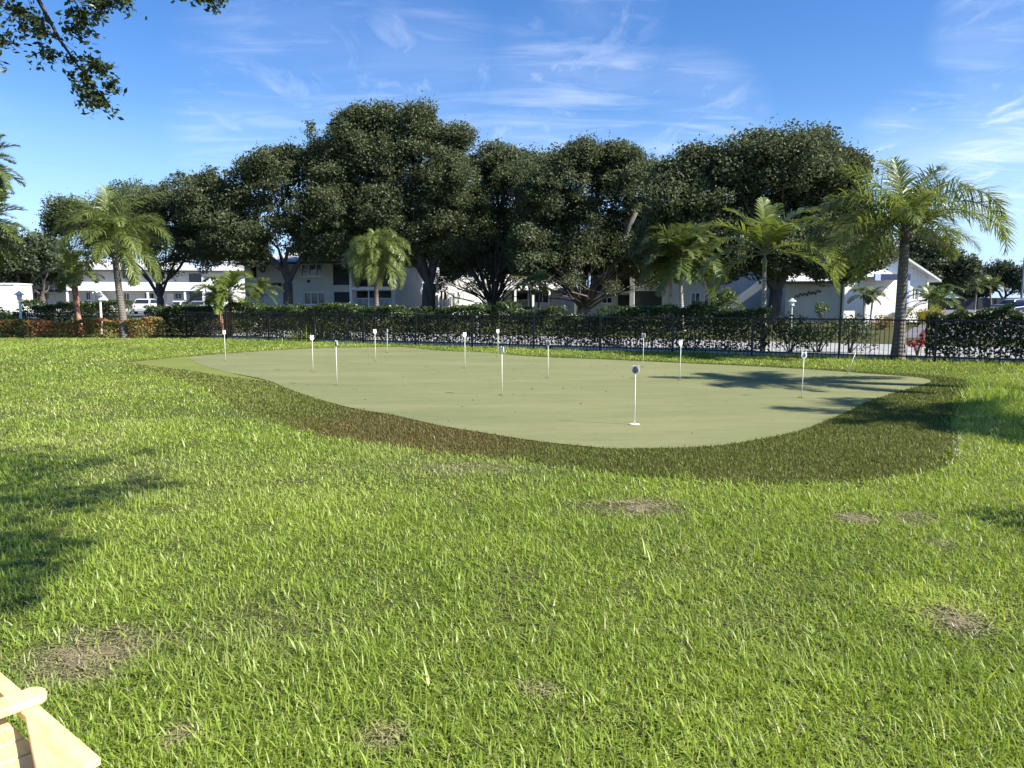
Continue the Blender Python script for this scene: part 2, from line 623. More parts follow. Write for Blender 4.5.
cd = bpy.data.cameras.new('camera')
cd.sensor_width = 36
cd.lens = F / 1024 * 36
cd.clip_start = 0.05
cd.clip_end = 3000
co = bpy.data.objects.new('camera', cd)
link(co)
co.location = CAM
co.rotation_euler = (math.pi / 2 - PITCH, 0, 0)
S.camera = co
S.view_settings.view_transform = 'Standard'
S.view_settings.look = 'None'
S.view_settings.exposure = 1.13
S.view_settings.gamma = 1.0
try:
    S.cycles.max_bounces = 5
    S.cycles.diffuse_bounces = 3
    S.cycles.glossy_bounces = 2
    S.cycles.transmission_bounces = 3
    S.cycles.transparent_max_bounces = 4
    S.cycles.use_denoising = True
    S.cycles.denoiser = 'OPENIMAGEDENOISE'
    S.cycles.denoising_prefilter = 'ACCURATE'
    S.cycles.use_adaptive_sampling = True
    S.cycles.adaptive_threshold = 0.02
    S.cycles.sample_clamp_indirect = 8.0
except Exception:
    pass

# ------------------------------------------------------------------ the ground
def sheet(name, pts, z, mat, kind='structure'):
    me = bpy.data.meshes.new(name)
    me.from_pydata([(p[0], p[1], z) for p in pts], [], [tuple(range(len(pts)))])
    n = me.polygons[0].normal
    me.update()
    if me.polygons[0].normal.z < 0:
        me.flip_normals()
    me.materials.append(mat)
    o = bpy.data.objects.new(name, me)
    link(o)
    return tag(o, kind=kind)


sheet('ground', [(-900, -300), (900, -300), (900, 1500), (-900, 1500)], 0.0, M['soil'])

# fence line: from right to left, in plan
FA = Vector((17.5, 17.18))
FB = Vector((-13.2, 32.68))
fdir = (FB - FA).normalized()
fout = Vector((-fdir.y, fdir.x))
if fout.y < 0:
    fout = -fout


def fpos(t, off=0.0):
    p = FA + fdir * t + fout * off
    return p


FL = (FB - FA).length


def fpx(px, off=0.0):
    """distance along the fence where the direction px crosses the line offset by off"""
    k = (px - 512) / F
    o = FA + fout * off
    return (k * o.y - o.x) / (fdir.x - k * fdir.y)


# paving beyond the fence, kerb, drive and parking lots
ra, rb = fpos(-25, 1.5), fpos(FL + 2, 1.5)
rc, rd = fpos(FL + 2, 8.0), fpos(-25, 8.0)
sheet('road', [ra, rb, rc, rd], 0.008, M['concrete'])
kb = MB()
ka, kc = fpos(-25, 0.42), fpos(FL, 0.42)
u3 = fdir.to_3d()
v3 = fout.to_3d()
Mk = Matrix(((u3.x, v3.x, 0, ka.x), (u3.y, v3.y, 0, ka.y), (0, 0, 1, 0), (0, 0, 0, 1)))
L = (kc - ka).length
kb.add([Mk @ Vector(p) for p in [(0, 0, -.02), (L, 0, -.02), (L, .2, -.02), (0, .2, -.02), (0, .02, .11), (L, .02, .11), (L, .18, .11), (0, .18, .11)]],
       [(0, 3, 2, 1), (4, 5, 6, 7), (0, 1, 5, 4), (1, 2, 6, 5), (2, 3, 7, 6), (3, 0, 4, 7)])
tag(kb.build('kerb', M['kerb_white']), kind='structure')
P = lambda px, py: gz(px, py).to_2d()
sheet('driveway', [P(898, 338), P(1010, 338), P(1120, 326), P(1060, 318.2), P(928, 318.2)], 0.013, M['asphalt'])
sheet('parking_lot', [P(918, 318), P(1250, 318), P(1130, 308.6), P(948, 308.6)], 0.017, M['asphalt'])
sheet('car_park', [Vector((-75, 66)), Vector((-27, 66)), Vector((-31, 99)), Vector((-80, 99))], 0.009, M['asphalt'])

# putting green outlines (traced on the ground plane)
GREEN_PX = [(192, 357.5), (220, 354.6), (290, 349.8), (345, 348), (400, 347.6), (440, 351), (480, 352.8), (540, 357.4), (610, 360.2), (680, 363.6), (740, 366.2), (809, 370), (865, 374), (917, 378), (931, 382),
            (916, 387), (888, 395), (866, 403), (847, 412), (827, 420.5), (801, 430.6), (752, 441), (700, 447.5), (618, 449.2), (582, 447), (529, 441), (470, 431.5), (440, 426.5), (393, 416), (342, 406.5), (295, 392), (264, 380), (222, 371.5), (196, 363)]
FRINGE_PX = [(121, 362), (160, 358.4), (220, 353.4), (290, 348.9), (345, 347.1), (400, 346.6), (440, 350), (540, 356.3), (610, 359), (680, 362.3), (740, 364.8), (809, 368.2), (865, 372), (922, 375), (964, 380),
             (972, 388), (962, 404), (953, 424), (958, 437), (955, 455), (938, 470), (880, 479), (827, 483.5), (752, 485), (689, 479.5), (640, 478), (600, 473), (560, 467), (500, 459.5), (432, 452), (366, 443), (307, 432.5), (264, 421), (229, 404), (201, 387), (162, 375)]
STRIP_PX = [(131, 363), (160, 359.6), (200, 356), (215, 357), (200, 361), (222, 371), (258, 379.6), (266, 381.5), (230, 377.5), (190, 371), (160, 367.5)]
GREEN = smooth_loop([tuple(P(*p)) for p in GREEN_PX])
FRINGE = smooth_loop([tuple(P(*p)) for p in FRINGE_PX])
STRIP = smooth_loop([tuple(P(*p)) for p in STRIP_PX])
sheet('turf_fringe_ground', FRINGE, 0.006, M['fringe_base'])
sheet('turf_strip', STRIP, 0.010, M['strip'])
gm = MB()
n = len(GREEN)
gm.add([(x, y, 0.014) for x, y in GREEN] + [(x, y, 0.0) for x, y in GREEN], [tuple(range(n))] + [(i, i + n, (i + 1) % n + n, (i + 1) % n) for i in range(n)])
go = gm.build('putting_green', M['green'])
if go.data.polygons[0].normal.z < 0:
    go.data.flip_normals()
tag(go, kind='structure')

# ------------------------------------------------------------------ lawn and turf pile: single blades, one mesh each
BARE = []
for (px, py, rx, ry, s) in [(90, 655, 62, 26, 0.92), (640, 508, 44, 9, 0.8), (855, 519, 26, 7, 0.85), (915, 520, 20, 7, 0.75), (955, 622, 34, 16, 0.85),
                            (385, 738, 26, 16, 0.55), (545, 690, 26, 10, 0.4), (940, 545, 16, 6, 0.5), (470, 470, 60, 6, 0.35), (180, 740, 20, 14, 0.5)]:
    c = P(px, py)
    w = abs(P(px + rx, py).x - c.x)
    h = abs(P(px, py - ry).y - P(px, py + ry).y) / 2
    BARE.append((c.x, c.y, w, h, s))
yc = P(940, 605)
YELLOW = (yc.x, yc.y, 0.35, 0.32)


def blades(xy, length, width, lean, segs, rnd, dry, z0=0.0, droop=0.6):
    """numpy blade strips; returns verts, quads, rnd, dry"""
    n = len(xy)
    az = rng.uniform(0, 2 * math.pi, n)
    d = np.stack([np.cos(az), np.sin(az)], 1)
    s = np.stack([-np.sin(az + rng.normal(0, .5, n)), np.cos(az + rng.normal(0, .5, n))], 1)
    verts = np.zeros((n, (segs + 1) * 2, 3), dtype=np.float32)
    for k in range(segs + 1):
        t = k / segs
        th = lean + droop * t * lean * 1.2
        hor = length * t * np.sin(np.minimum(th, 1.9))
        ver = length * t * np.cos(np.minimum(th, 1.9)) + z0
        wk = width * (1 - t ** 1.7 * 0.92) * 0.5
        c = xy + d * hor[:, None]
        verts[:, 2 * k, 0:2] = c - s * wk[:, None]
        verts[:, 2 * k + 1, 0:2] = c + s * wk[:, None]
        verts[:, 2 * k, 2] = np.maximum(ver, 0.003)
        verts[:, 2 * k + 1, 2] = np.maximum(ver, 0.003)
    base = (np.arange(n) * (segs + 1) * 2)[:, None, None]
    q = np.array([[2 * k, 2 * k + 1, 2 * k + 3, 2 * k + 2] for k in range(segs)])[None]
    quads = (base + q).reshape(-1, 4)
    return verts.reshape(-1, 3), quads, np.repeat(rnd, segs), np.repeat(dry, segs)


def gather(parts):
    off = 0
    V, Q, A, B = [], [], [], []
    for v, q, r_, d_ in parts:
        V.append(v)
        Q.append(q + off)
        A.append(r_)
        B.append(d_)
        off += len(v)
    return np.concatenate(V), np.concatenate(Q), np.concatenate(A), np.concatenate(B)


def in_view(x, y, margin):
    return np.abs(x) < 0.69 * y + margin


FRA = np.array(FRINGE)
GRA = np.array(GREEN)
parts = []
#        y0   y1   blades/m2  length        width   segs
LODS = [(1.2, 3.6, 11000, (0.026, 0.088), 0.0058, 3),
        (3.6, 6.5, 8200, (0.024, 0.074), 0.0064, 2),
        (6.5, 10.5, 5000, (0.025, 0.066), 0.0088, 2),
        (10.5, 17, 2300, (0.026, 0.064), 0.0140, 1),
        (17, 36, 900, (0.03, 0.07), 0.024, 1)]
for (y0, y1, dens, ll, wd, sg) in LODS:
    x1 = 0.69 * y1 + 2.2
    n = int((y1 - y0) * 2 * x1 * dens)
    x = rng.uniform(-x1, x1, n)
    y = rng.uniform(y0, y1, n)
    k = in_view(x, y, 2.2)
    fo = (x - FA.x) * fout.x + (y - FA.y) * fout.y
    k &= fo < 0.36
    x, y, fo = x[k], y[k], fo[k]
    k = ~inside(FRINGE, x, y)
    # ragged edge: a few blades creep over the turf
    e = inside(FRINGE, x + rng.normal(0, .10, len(x)), y + rng.normal(0, .10, len(x)))
    k |= (~e) & (rng.random(len(x)) < 0.75)
    e2 = inside(FRINGE, x + rng.normal(0, .32, len(x)), y + rng.normal(0, .32, len(x)))
    k |= (~e2) & (rng.random(len(x)) < 0.10)
    x, y, fo = x[k], y[k], fo[k]
    clump = vnoise(x * 3.1, y * 3.1, 1) * 0.6 + vnoise(x * 9.0, y * 9.0, 2) * 0.4
    big = vnoise(x * 0.55, y * 0.55, 3) * 0.6 + vnoise(x * 1.4, y * 1.4, 4) * 0.4
    bare = np.zeros(len(x))
    for (bx, by, bw, bh, s) in BARE:
        r2 = ((x - bx) / bw) ** 2 + ((y - by) / bh) ** 2
        r2 = r2 * (0.25 + 0.9 * vnoise(x * 3.5, y * 3.5, 9) + 0.7 * vnoise(x * 12, y * 12, 10))
        bare = np.maximum(bare, s * np.clip(1.35 - r2, 0, 1))
    thin = np.clip((0.40 - vnoise(x * 2.2 + 5, y * 2.2, 6)) * 2.2, 0, 0.55)
    k = rng.random(len(x)) > np.maximum(bare * 0.50, thin * 0.75)
    x, y, fo, clump, big, bare = x[k], y[k], fo[k], clump[k], big[k], bare[k]
    n = len(x)
    ln = (ll[0] + (ll[1] - ll[0]) * rng.random(n) ** 1.5) * (0.45 + 1.05 * clump) * (1 - 0.55 * bare)
    tall = np.exp(-((x - 7.8) / 1.7) ** 2) * np.clip((y - 7.2) / 2, 0, 1) * np.clip((16.5 - y) / 2, 0, 1)
    ln *= 1 + 3.0 * tall * (rng.random(n) < 0.35)
    nearf = np.clip((fo + 1.1) / 1.1, 0, 1) * (x > 4)
    ln *= 1 + 1.7 * nearf * (rng.random(n) < 0.45)
    lean = np.abs(rng.normal(0.80, 0.42, n)) * (1 - 0.4 * tall) + 0.25 * bare
    rnd = np.clip(-0.05 + 0.75 * big + 0.45 * rng.random(n), 0, 1.15)
    dr = np.clip(bare * 0.75 + (rng.random(n) < 0.04) * 0.7 + 0.5 * np.clip(vnoise(x * 0.8 + 40, y * 0.8, 21) - 0.55, 0, 1), 0, 1) * rng.uniform(0.6, 1, n)
    yl = np.clip(1.3 - ((x - YELLOW[0]) / YELLOW[2]) ** 2 - ((y - YELLOW[1]) / YELLOW[3]) ** 2, 0, 1)
    rnd = np.clip(rnd + 0.9 * yl, 0, 1.6)
    w = wd * rng.uniform(0.65, 1.35, n)
    parts.append(blades(np.stack([x, y], 1), ln, w, lean, sg, rnd, dr))
for _ in range(520):
    ty = 1.9 + 8.5 * rng.random() ** 0.8
    tx = rng.uniform(-0.69 * ty - 1, 0.69 * ty + 1)
    if tx < 0 and rng.random() < 0.45:
        continue
    m_ = int(rng.integers(8, 26))
    xy = np.stack([tx + rng.normal(0, .045, m_), ty + rng.normal(0, .045, m_)], 1)
    if inside(FRINGE, np.array([tx]), np.array([ty]))[0]:
        continue
    t0 = rng.uniform(0.25, 0.95)
    parts.append(blades(xy, rng.uniform(0.06, 0.15, m_) * rng.uniform(0.7, 1.1), 0.0075 * rng.uniform(.8, 1.35, m_) * (1 + ty * 0.05), np.abs(rng.normal(0.75, 0.35, m_)), 3,
                        np.clip(t0 + rng.normal(0, .15, m_), 0, 1.2), (rng.random(m_) < 0.06) * 0.8))
V, Q, A_, B_ = gather(parts)
tag(np_mesh('grass', V, Q, M['lawn_blade'], {'rnd': A_, 'dry': B_}), kind='stuff')

M['sand'] = solid('sandy_soil', (0.26, 0.21, 0.14), (0.13, 0.105, 0.062), 14, 0.95, 0.8, 60, spec=0.1)
for bi, (bx, by, bw, bh, s) in enumerate(BARE):
    if s < .79:
        continue
    vs = []
    for k in range(40):
        an = 2 * math.pi * k / 40
        rr = 0.38 * (0.40 + 0.9 * float(vnoise(np.array([3 + 2.2 * math.cos(an) + bi * 7]), np.array([3 + 2.2 * math.sin(an)]), 55)[0]) + 0.25 * rng.random())
        vs.append((bx + bw * rr * math.cos(an), by + bh * rr * math.sin(an)))
    sheet('bare_soil', vs, 0.004, M['sand'])

# dead thatch lying in the bare spots
parts = []
for (bx, by, bw, bh, s) in BARE:
    n = int(min(2400, 1100 * bw * bh * 4 * s) + 40)
    x = bx + rng.normal(0, bw * 0.62, n)
    y = by + rng.normal(0, bh * 0.62, n)
    k = ~inside(FRINGE, x, y) & (vnoise(x * 5, y * 5, 31) > 0.33)
    x, y = x[k], y[k]
    n = len(x)
    wd = np.where(y > 6, 0.009, 0.0045)
    parts.append(blades(np.stack([x, y], 1), rng.uniform(0.03, 0.10, n), wd, rng.uniform(1.25, 1.6, n), 2, rng.random(n), rng.uniform(0.75, 1, n), z0=0.012, droop=0.05))
V, Q, A_, B_ = gather(parts)
tag(np_mesh('dry_thatch', V, Q, M['lawn_blade'], {'rnd': A_, 'dry': B_}), kind='stuff')

# pile of the darker turf collar round the green
fx0, fy0 = FRA.min(0)
fx1, fy1 = FRA.max(0)
parts = []
for (y0, y1, dens, wd) in [(fy0, 10.5, 4200, 0.011), (10.5, 15, 2200, 0.017), (15, fy1, 1200, 0.026)]:
    n = int((y1 - y0) * (fx1 - fx0) * dens)
    x = rng.uniform(fx0, fx1, n)
    y = rng.uniform(y0, y1, n)
    k = inside(FRINGE, x, y)
    x, y = x[k], y[k]
    k = ~inside(GREEN, x + rng.normal(0, .02, len(x)), y + rng.normal(0, .02, len(x)))
    x, y = x[k], y[k]
    k = ~inside(STRIP, x, y)
    x, y = x[k], y[k]
    n = len(x)
    big = vnoise(x * 0.9, y * 0.9, 12)
    brown = np.clip(1.25 - ((x + 1.2) / 1.9) ** 2 - ((y - 9.6) / 2.6) ** 2, 0, 1)
    dr = np.clip(brown * rng.uniform(0.25, 1.0, n) + (rng.random(n) < 0.06) * 0.5, 0, 1)
    light = np.clip((-2.2 - x) / 3.0, 0, 1) * 0.7
    parts.append(blades(np.stack([x, y], 1), rng.uniform(0.022, 0.048, n), wd * rng.uniform(.7, 1.3, n), np.abs(rng.normal(0.5, 0.35, n)), 1,
                        np.clip(0.6 * rng.random(n) + 0.4 * big + light, 0, 1.6), dr))
V, Q, A_, B_ = gather(parts)
tag(np_mesh('turf_fringe', V, Q, M['turf_blade'], {'rnd': A_, 'dry': B_}), kind='stuff')


def chips(name, xy, size, z, mat):
    n_ = len(xy)
    V_, Q_ = [], []
    for i in range(n_):
        s_ = size * rng.uniform(.5, 1.4)
        a0 = rng.uniform(0, 6.28)
        ring_ = [(xy[i][0] + s_ * rng.uniform(.6, 1.1) * math.cos(a0 + k * 1.571), xy[i][1] + s_ * rng.uniform(.6, 1.1) * math.sin(a0 + k * 1.571)) for k in range(4)]
        b_ = len(V_)
        V_ += [(x_, y_, z - .01) for x_, y_ in ring_] + [(xy[i][0] + (x_ - xy[i][0]) * .7, xy[i][1] + (y_ - xy[i][1]) * .7, z + s_ * rng.uniform(.3, .7)) for x_, y_ in ring_]
        Q_ += [(b_ + 4, b_ + 5, b_ + 6, b_ + 7)] + [(b_ + k, b_ + (k + 1) % 4, b_ + 4 + (k + 1) % 4, b_ + 4 + k) for k in range(4)]
    return tag(np_mesh(name, np.array(V_), np.array(Q_), mat), kind='stuff')


es = [P(px, py) for px, py in [(938, 469), (946, 462), (952, 455), (955, 448), (957, 440), (956, 433), (953, 426)]]
gx = []
for _ in range(34):
    i_ = int(rng.integers(0, len(es) - 1))
    q_ = es[i_].lerp(es[i_ + 1], rng.random())
    gx.append((q_.x + rng.normal(0, .05), q_.y + rng.normal(0, .07)))
chips('gravel', gx, .013, .015, M['concrete'])
gx = []
while len(gx) < 70:
    q_ = (rng.uniform(-8, 7), rng.uniform(8.8, 24))
    if inside(GREEN, np.array([q_[0]]), np.array([q_[1]]))[0]:
        gx.append(q_)
chips('fallen_leaves', gx, .016, .016, M['bark'])


# ------------------------------------------------------------------ leaves
def leaf_quads(c, size, aspect=0.45, up=0.35, fold=0.0):
    """rhombic leaves at points c (N,3) with lengths size (N)"""
    n = len(c)
    d = rng.normal(0, 1, (n, 3))
    d[:, 2] *= 0.7
    d /= np.linalg.norm(d, axis=1)[:, None]
    nn = rng.normal(0, 1, (n, 3))
    nn[:, 2] += up * 2
    s = np.cross(d, nn)
    s /= np.maximum(np.linalg.norm(s, axis=1)[:, None], 1e-6)
    v = np.zeros((n, 4, 3))
    L_ = size[:, None]
    v[:, 0] = c - d * L_ * 0.5
    v[:, 1] = c - s * L_ * aspect * 0.5
    v[:, 2] = c + d * L_ * 0.5
    v[:, 3] = c + s * L_ * aspect * 0.5
    q = np.arange(n * 4).reshape(n, 4)
    return v.reshape(-1, 3), q


def ball(n):
    d = rng.normal(0, 1, (n, 3))
    d /= np.linalg.norm(d, axis=1)[:, None]
    return d * (rng.random(n) ** (1 / 3))[:, None]


# ------------------------------------------------------------------ broad-leaved trees
def tree(name, base, lobes, label, cat='tree', group=None, leaf='oak_leaf', bark='bark', fork=1.6, r0=0.32, n_limbs=7, per_lobe=26, per_clump=150,
         leaf_size=0.235, clump_r=0.90, spread=0.0, squash=0.9, vase=False):
    """lobes: [(centre Vector, radius)] in world space; a trunk, limbs that reach the lobes, leaf clumps on the twigs"""
    base = Vector(base)
    root = empty(name, base, label, cat, group)
    loc = [(Vector(c) - base, r) for c, r in lobes]
    # clump centres, mostly in the outer shell of each lobe, kept out of the middle of the others
    cl = []
    for c, r in loc:
        k = 0
        tries = 0
        while k < per_lobe and tries < per_lobe * 6:
            tries += 1
            d = Vector(rng.normal(0, 1, 3)).normalized()
            if d.z < -0.35 and random.random() < 0.55:
                continue
            rr = r * (random.uniform(0.5, 1.15) if random.random() < 0.8 else random.uniform(0.2, 0.6))
            p = c + Vector((d.x * rr, d.y * rr, d.z * rr * squash))
            if p.z < fork * 0.8:
                continue
            cl.append(p)
            k += 1
    # foliage that bridges neighbouring masses, so the crown is one uneven whole
    for _ in range(int(len(cl) * 0.34)):
        c1, r1 = random.choice(loc)
        near_ = [(c2, r2) for c2, r2 in loc if 0 < (c2 - c1).length < (r1 + r2) * 1.05]
        if not near_:
            continue
        c2, r2 = random.choice(near_)
        p = c1.lerp(c2, random.uniform(.25, .75)) + Vector(rng.normal(0, 1, 3)).normalized() * random.uniform(.2, .85) * (r1 + r2) / 2
        if p.z > fork:
            cl.append(p)
    # skeleton
    top = Vector((random.uniform(-.15, .15), random.uniform(-.15, .15), fork))
    nodes = [Vector((0, 0, 0)), Vector((top.x * 0.4, top.y * 0.4, fork * 0.5)), top]
    par = [-1, 0, 1]
    order = sorted(range(len(loc)), key=lambda i: -loc[i][1])
    for i in order[:max(n_limbs, 3)]:
        c, r = loc[i]
        tgt = c + Vector((0, 0, -0.35 * r))
        start = 2
        prev = start
        m = 6
        p0 = nodes[start]
        side = Vector((rng.normal(0, .35), rng.normal(0, .35), 0)) * r * 0.5
        for s in range(1, m + 1):
            t = s / m
            if vase:
                rise = t ** 0.85
                out = t ** 1.05
            else:
                rise = t ** 0.75
                out = t ** 1.15
            q = Vector((p0.x + (tgt.x - p0.x) * out, p0.y + (tgt.y - p0.y) * out, p0.z + (tgt.z - p0.z) * rise))
            q += side * math.sin(math.pi * t) + Vector((rng.normal(0, .06), rng.normal(0, .06), rng.normal(0, .06))) * r
            nodes.append(q)
            par.append(prev)
            prev = len(nodes) - 1
    ends = []
    cl.sort(key=lambda p: (p - top).length)
    for p in cl:
        best, bd = 2, 1e9
        for j in range(2, len(nodes)):
            q = nodes[j]
            dd = (q - p).length
            if (q - top).length > (p - top).length:
                dd *= 2.2
            if dd < bd:
                bd, best = dd, j
        q = nodes[best]
        mid = q.lerp(p, 0.5) + Vector((rng.normal(0, .09), rng.normal(0, .09), rng.normal(0, .05) - 0.02)) * bd
        nodes.append(mid)
        par.append(best)
        nodes.append(p.copy())
        par.append(len(nodes) - 2)
        ends.append(len(nodes) - 1)
    wgt = [0.0] * len(nodes)
    for j in ends:
        while j >= 0:
            wgt[j] += 1
            j = par[j]
    tot = max(wgt[0], 1)
    rad = [max(0.012, r0 * (max(w_, 0.3) / tot) ** 0.46) for w_ in wgt]
    tb = MB()
    tb.tube([Vector((0, 0, -0.1)), Vector((0, 0, 0.0)), Vector((top.x * .12, top.y * .12, fork * .16)), nodes[1], nodes[2]], [r0 * 1.6, r0 * 1.45, r0 * 1.12, r0 * 0.98, r0 * 0.95], 10)
    kids = {}
    for j, p_ in enumerate(par):
        kids.setdefault(p_, []).append(j)
    done = set([0, 1, 2])
    for j in range(3, len(nodes)):
        if j in done:
            continue
        ch = [par[j], j]
        done.add(j)
        k = j
        while True:
            nx = [q for q in kids.get(k, []) if q not in done]
            if not nx:
                break
            k = max(nx, key=lambda q: wgt[q])
            done.add(k)
            ch.append(k)
        rs = [min(rad[ch[0]], rad[ch[1]] * 1.25)] + [rad[q] for q in ch[1:]]
        tb.tube([nodes[q] for q in ch], rs, 6 if rs[0] > 0.05 else 4, cap=False)
    tr_ = tb.build('trunk', M[bark], root, smooth=True)
    if vase:
        # thin bare boughs that fan out low under the crown
        lo = min(c.z - r for c, r in loc)
        wide = max(math.hypot(c.x, c.y) + r for c, r in loc)
        for k in range(44):
            an = random.uniform(0, 6.283)
            ln = wide * random.uniform(.45, .95)
            z1 = random.uniform(lo * .55, lo + 3.2)
            bend = random.uniform(.35, .6)
            dirv = Vector((math.cos(an), math.sin(an), 0))
            q0 = top + Vector((rng.normal(0, .12), rng.normal(0, .12), random.uniform(-.3, .6)))
            q1 = q0 + dirv * ln * .35 + Vector((rng.normal(0, .2), rng.normal(0, .2), (z1 - q0.z) * (bend + .1)))
            q2 = q0 + dirv * ln * .7 + Vector((rng.normal(0, .3), rng.normal(0, .3), (z1 - q0.z) * .85))
            q3 = q0 + dirv * ln + Vector((rng.normal(0, .3), rng.normal(0, .3), z1 - q0.z + .6))
            rr_ = random.uniform(.03, .075)
            tb2 = MB().tube([q0, q1, q2, q3], [rr_ * 1.3, rr_, rr_ * .7, rr_ * .3], 5, cap=False)
            for _ in range(3):
                m0 = q1.lerp(q2, random.random())
                tb2.tube([m0, m0 + Vector((rng.normal(0, .5), rng.normal(0, .5), random.uniform(.3, .9))), m0 + Vector((rng.normal(0, .9), rng.normal(0, .9), random.uniform(.9, 2.0)))], [rr_ * .5, rr_ * .35, .01], 4, cap=False)
            BOUGHS.append(tb2)
            if random.random() < .6:
                cl.append(q3)
        for t_ in BOUGHS:
            tb.add(t_.v, t_.f)
        BOUGHS.clear()
        old = bpy.data.objects.remove(tr_, do_unlink=True)
        tb.build('trunk', M[bark], root, smooth=True)
    # crown
    cs, ss = [], []
    for p in cl:
        nn_ = int(per_clump * random.uniform(0.55, 1.35))
        cr = clump_r * random.choice((0.5, 0.75, 0.95, 1.2, 1.4))
        nn_ = int(nn_ * (cr / clump_r) ** 1.4) + 12
        b = ball(nn_) * np.array([cr, cr, cr * 0.72])
        cs.append(np.array(p) + b)
        ss.append(leaf_size * rng.uniform(0.6, 1.25, nn_))
        # short leafy twigs that break the outline
        for _ in range(7):
            d = Vector(rng.normal(0, 1, 3)).normalized()
            d.z = abs(d.z) * 0.9 - 0.15
            tlen = min(cr, 0.9) * random.uniform(1.1, 2.2)
            t = rng.random(7) ** 0.8
            cs.append(np.array(p) + np.outer(t * tlen, np.array(d)) + rng.normal(0, 0.09, (7, 3)) * cr)
            ss.append(leaf_size * rng.uniform(0.5, 0.9, 7))
    cs = np.concatenate(cs)
    ss = np.concatenate(ss)
    v, q = leaf_quads(cs, ss, 0.62, 0.3)
    tone = vnoise(cs[:, 0] * 0.7 + 30, cs[:, 2] * 0.7 + cs[:, 1] * 0.5 + 30, sum(map(ord, label)) % 997)
    rnd = np.clip(0.55 * rng.random(len(cs)) + 0.5 * tone, 0, 1)
    np_mesh('crown', v, q, M[leaf], {'rnd': rnd}, root)
    return root


def px_lobes(lst, Y, depth=1.0):
    out = []
    for (px, py, r) in lst:
        c = dp(px, py, Y)
        rr = r * 1.07 * Y / F
        c.y += random.uniform(-1, 1) * rr * 0.9 * depth
        out.append((c, rr))
    return out


BOUGHS = []
G_OAK = 'broad oaks shading the apartment blocks'
oaks = [
    ('oak_tree', (160, 72), [(160, 222, 34), (185, 212, 32), (200, 235, 26), (140, 215, 28), (118, 228, 22), (96, 222, 20), (74, 216, 14), (60, 226, 9), (170, 248, 28), (205, 205, 24), (130, 248, 18), (215, 250, 18)],
     'dark oak with a forked trunk behind the tallest palm of the red hedge', 1.7, 0.34, False),
    ('oak_tree', (288, 67), [(235, 195, 34), (285, 182, 33), (218, 222, 32), (265, 222, 34), (310, 215, 32), (240, 240, 20), (322, 235, 18), (262, 170, 18), (290, 158, 12), (205, 205, 22), (340, 205, 22), (215, 248, 15), (255, 252, 13), (310, 250, 13), (335, 250, 13), (318, 165, 16), (205, 188, 13)],
     'spreading oak in front of the grey walled apartment windows', 3.0, 0.42, False),
    ('oak_tree', (428, 68), [(342, 150, 30), (385, 143, 32), (430, 143, 30), (360, 185, 34), (410, 190, 38), (448, 180, 26), (338, 208, 28), (390, 226, 30), (440, 225, 28), (330, 172, 26), (362, 122, 12), (420, 122, 12), (455, 145, 14), (385, 120, 10), (365, 240, 18), (420, 245, 16), (335, 235, 16), (395, 165, 26), (380, 205, 26), (350, 130, 16), (435, 205, 24), (350, 250, 14), (400, 250, 13), (455, 250, 16), (468, 222, 18), (320, 158, 16)],
     'tallest oak, its crown standing above all the others', 3.0, 0.60, False),
    ('oak_tree', (493, 70), [(482, 182, 32), (518, 182, 32), (500, 212, 34), (468, 222, 28), (530, 220, 30), (482, 242, 20), (520, 246, 18), (495, 160, 16), (455, 205, 20), (450, 245, 14), (470, 258, 12), (505, 262, 12), (455, 264, 10), (490, 264, 12), (532, 266, 11), (540, 168, 15), (510, 160, 14)],
     'low multi stemmed oak directly behind the white lantern post at the fence', 0.7, 0.42, True),
    ('oak_tree', (583, 64), [(560, 182, 32), (600, 178, 30), (635, 188, 26), (546, 222, 32), (590, 220, 36), (635, 222, 30), (568, 250, 20), (615, 250, 20), (650, 236, 18), (580, 160, 14), (615, 160, 12), (535, 200, 20), (528, 245, 16), (545, 262, 12), (640, 258, 14), (590, 258, 14), (535, 264, 14), (562, 268, 11), (612, 266, 13), (640, 264, 12), (660, 225, 18), (655, 182, 15), (625, 165, 12)],
     'vase shaped oak with many pale limbs from one thick trunk', 0.9, 0.62, True),
    ('oak_tree', (774, 50), [(690, 182, 26), (728, 174, 30), (772, 170, 32), (812, 168, 28), (842, 182, 20), (700, 216, 30), (750, 210, 34), (800, 212, 32), (842, 212, 22), (670, 204, 20), (780, 246, 18), (720, 242, 20), (664, 232, 18), (690, 250, 16), (740, 258, 16), (800, 252, 18), (830, 243, 18), (654, 250, 13), (860, 235, 14), (680, 262, 11), (720, 266, 11), (770, 266, 13), (820, 262, 13), (850, 256, 11), (862, 258, 10), (876, 254, 8), (848, 268, 7), (672, 180, 14), (700, 160, 10), (760, 148, 9), (812, 146, 9), (850, 165, 10)],
     'widest oak with a leaning trunk beside the low white wing', 2.2, 0.42, False),
]
for i, (nm, (px, Y), lb, label, fork, r0, vase) in enumerate(oaks):
    b = dp(px, 299, Y)
    b.z = 0
    tree(nm, b, px_lobes(lb, Y), label, 'oak', G_OAK, fork=fork, r0=r0, vase=vase, bark='pale_bark' if vase else 'bark', n_limbs=15 if vase else 8, per_lobe=34)
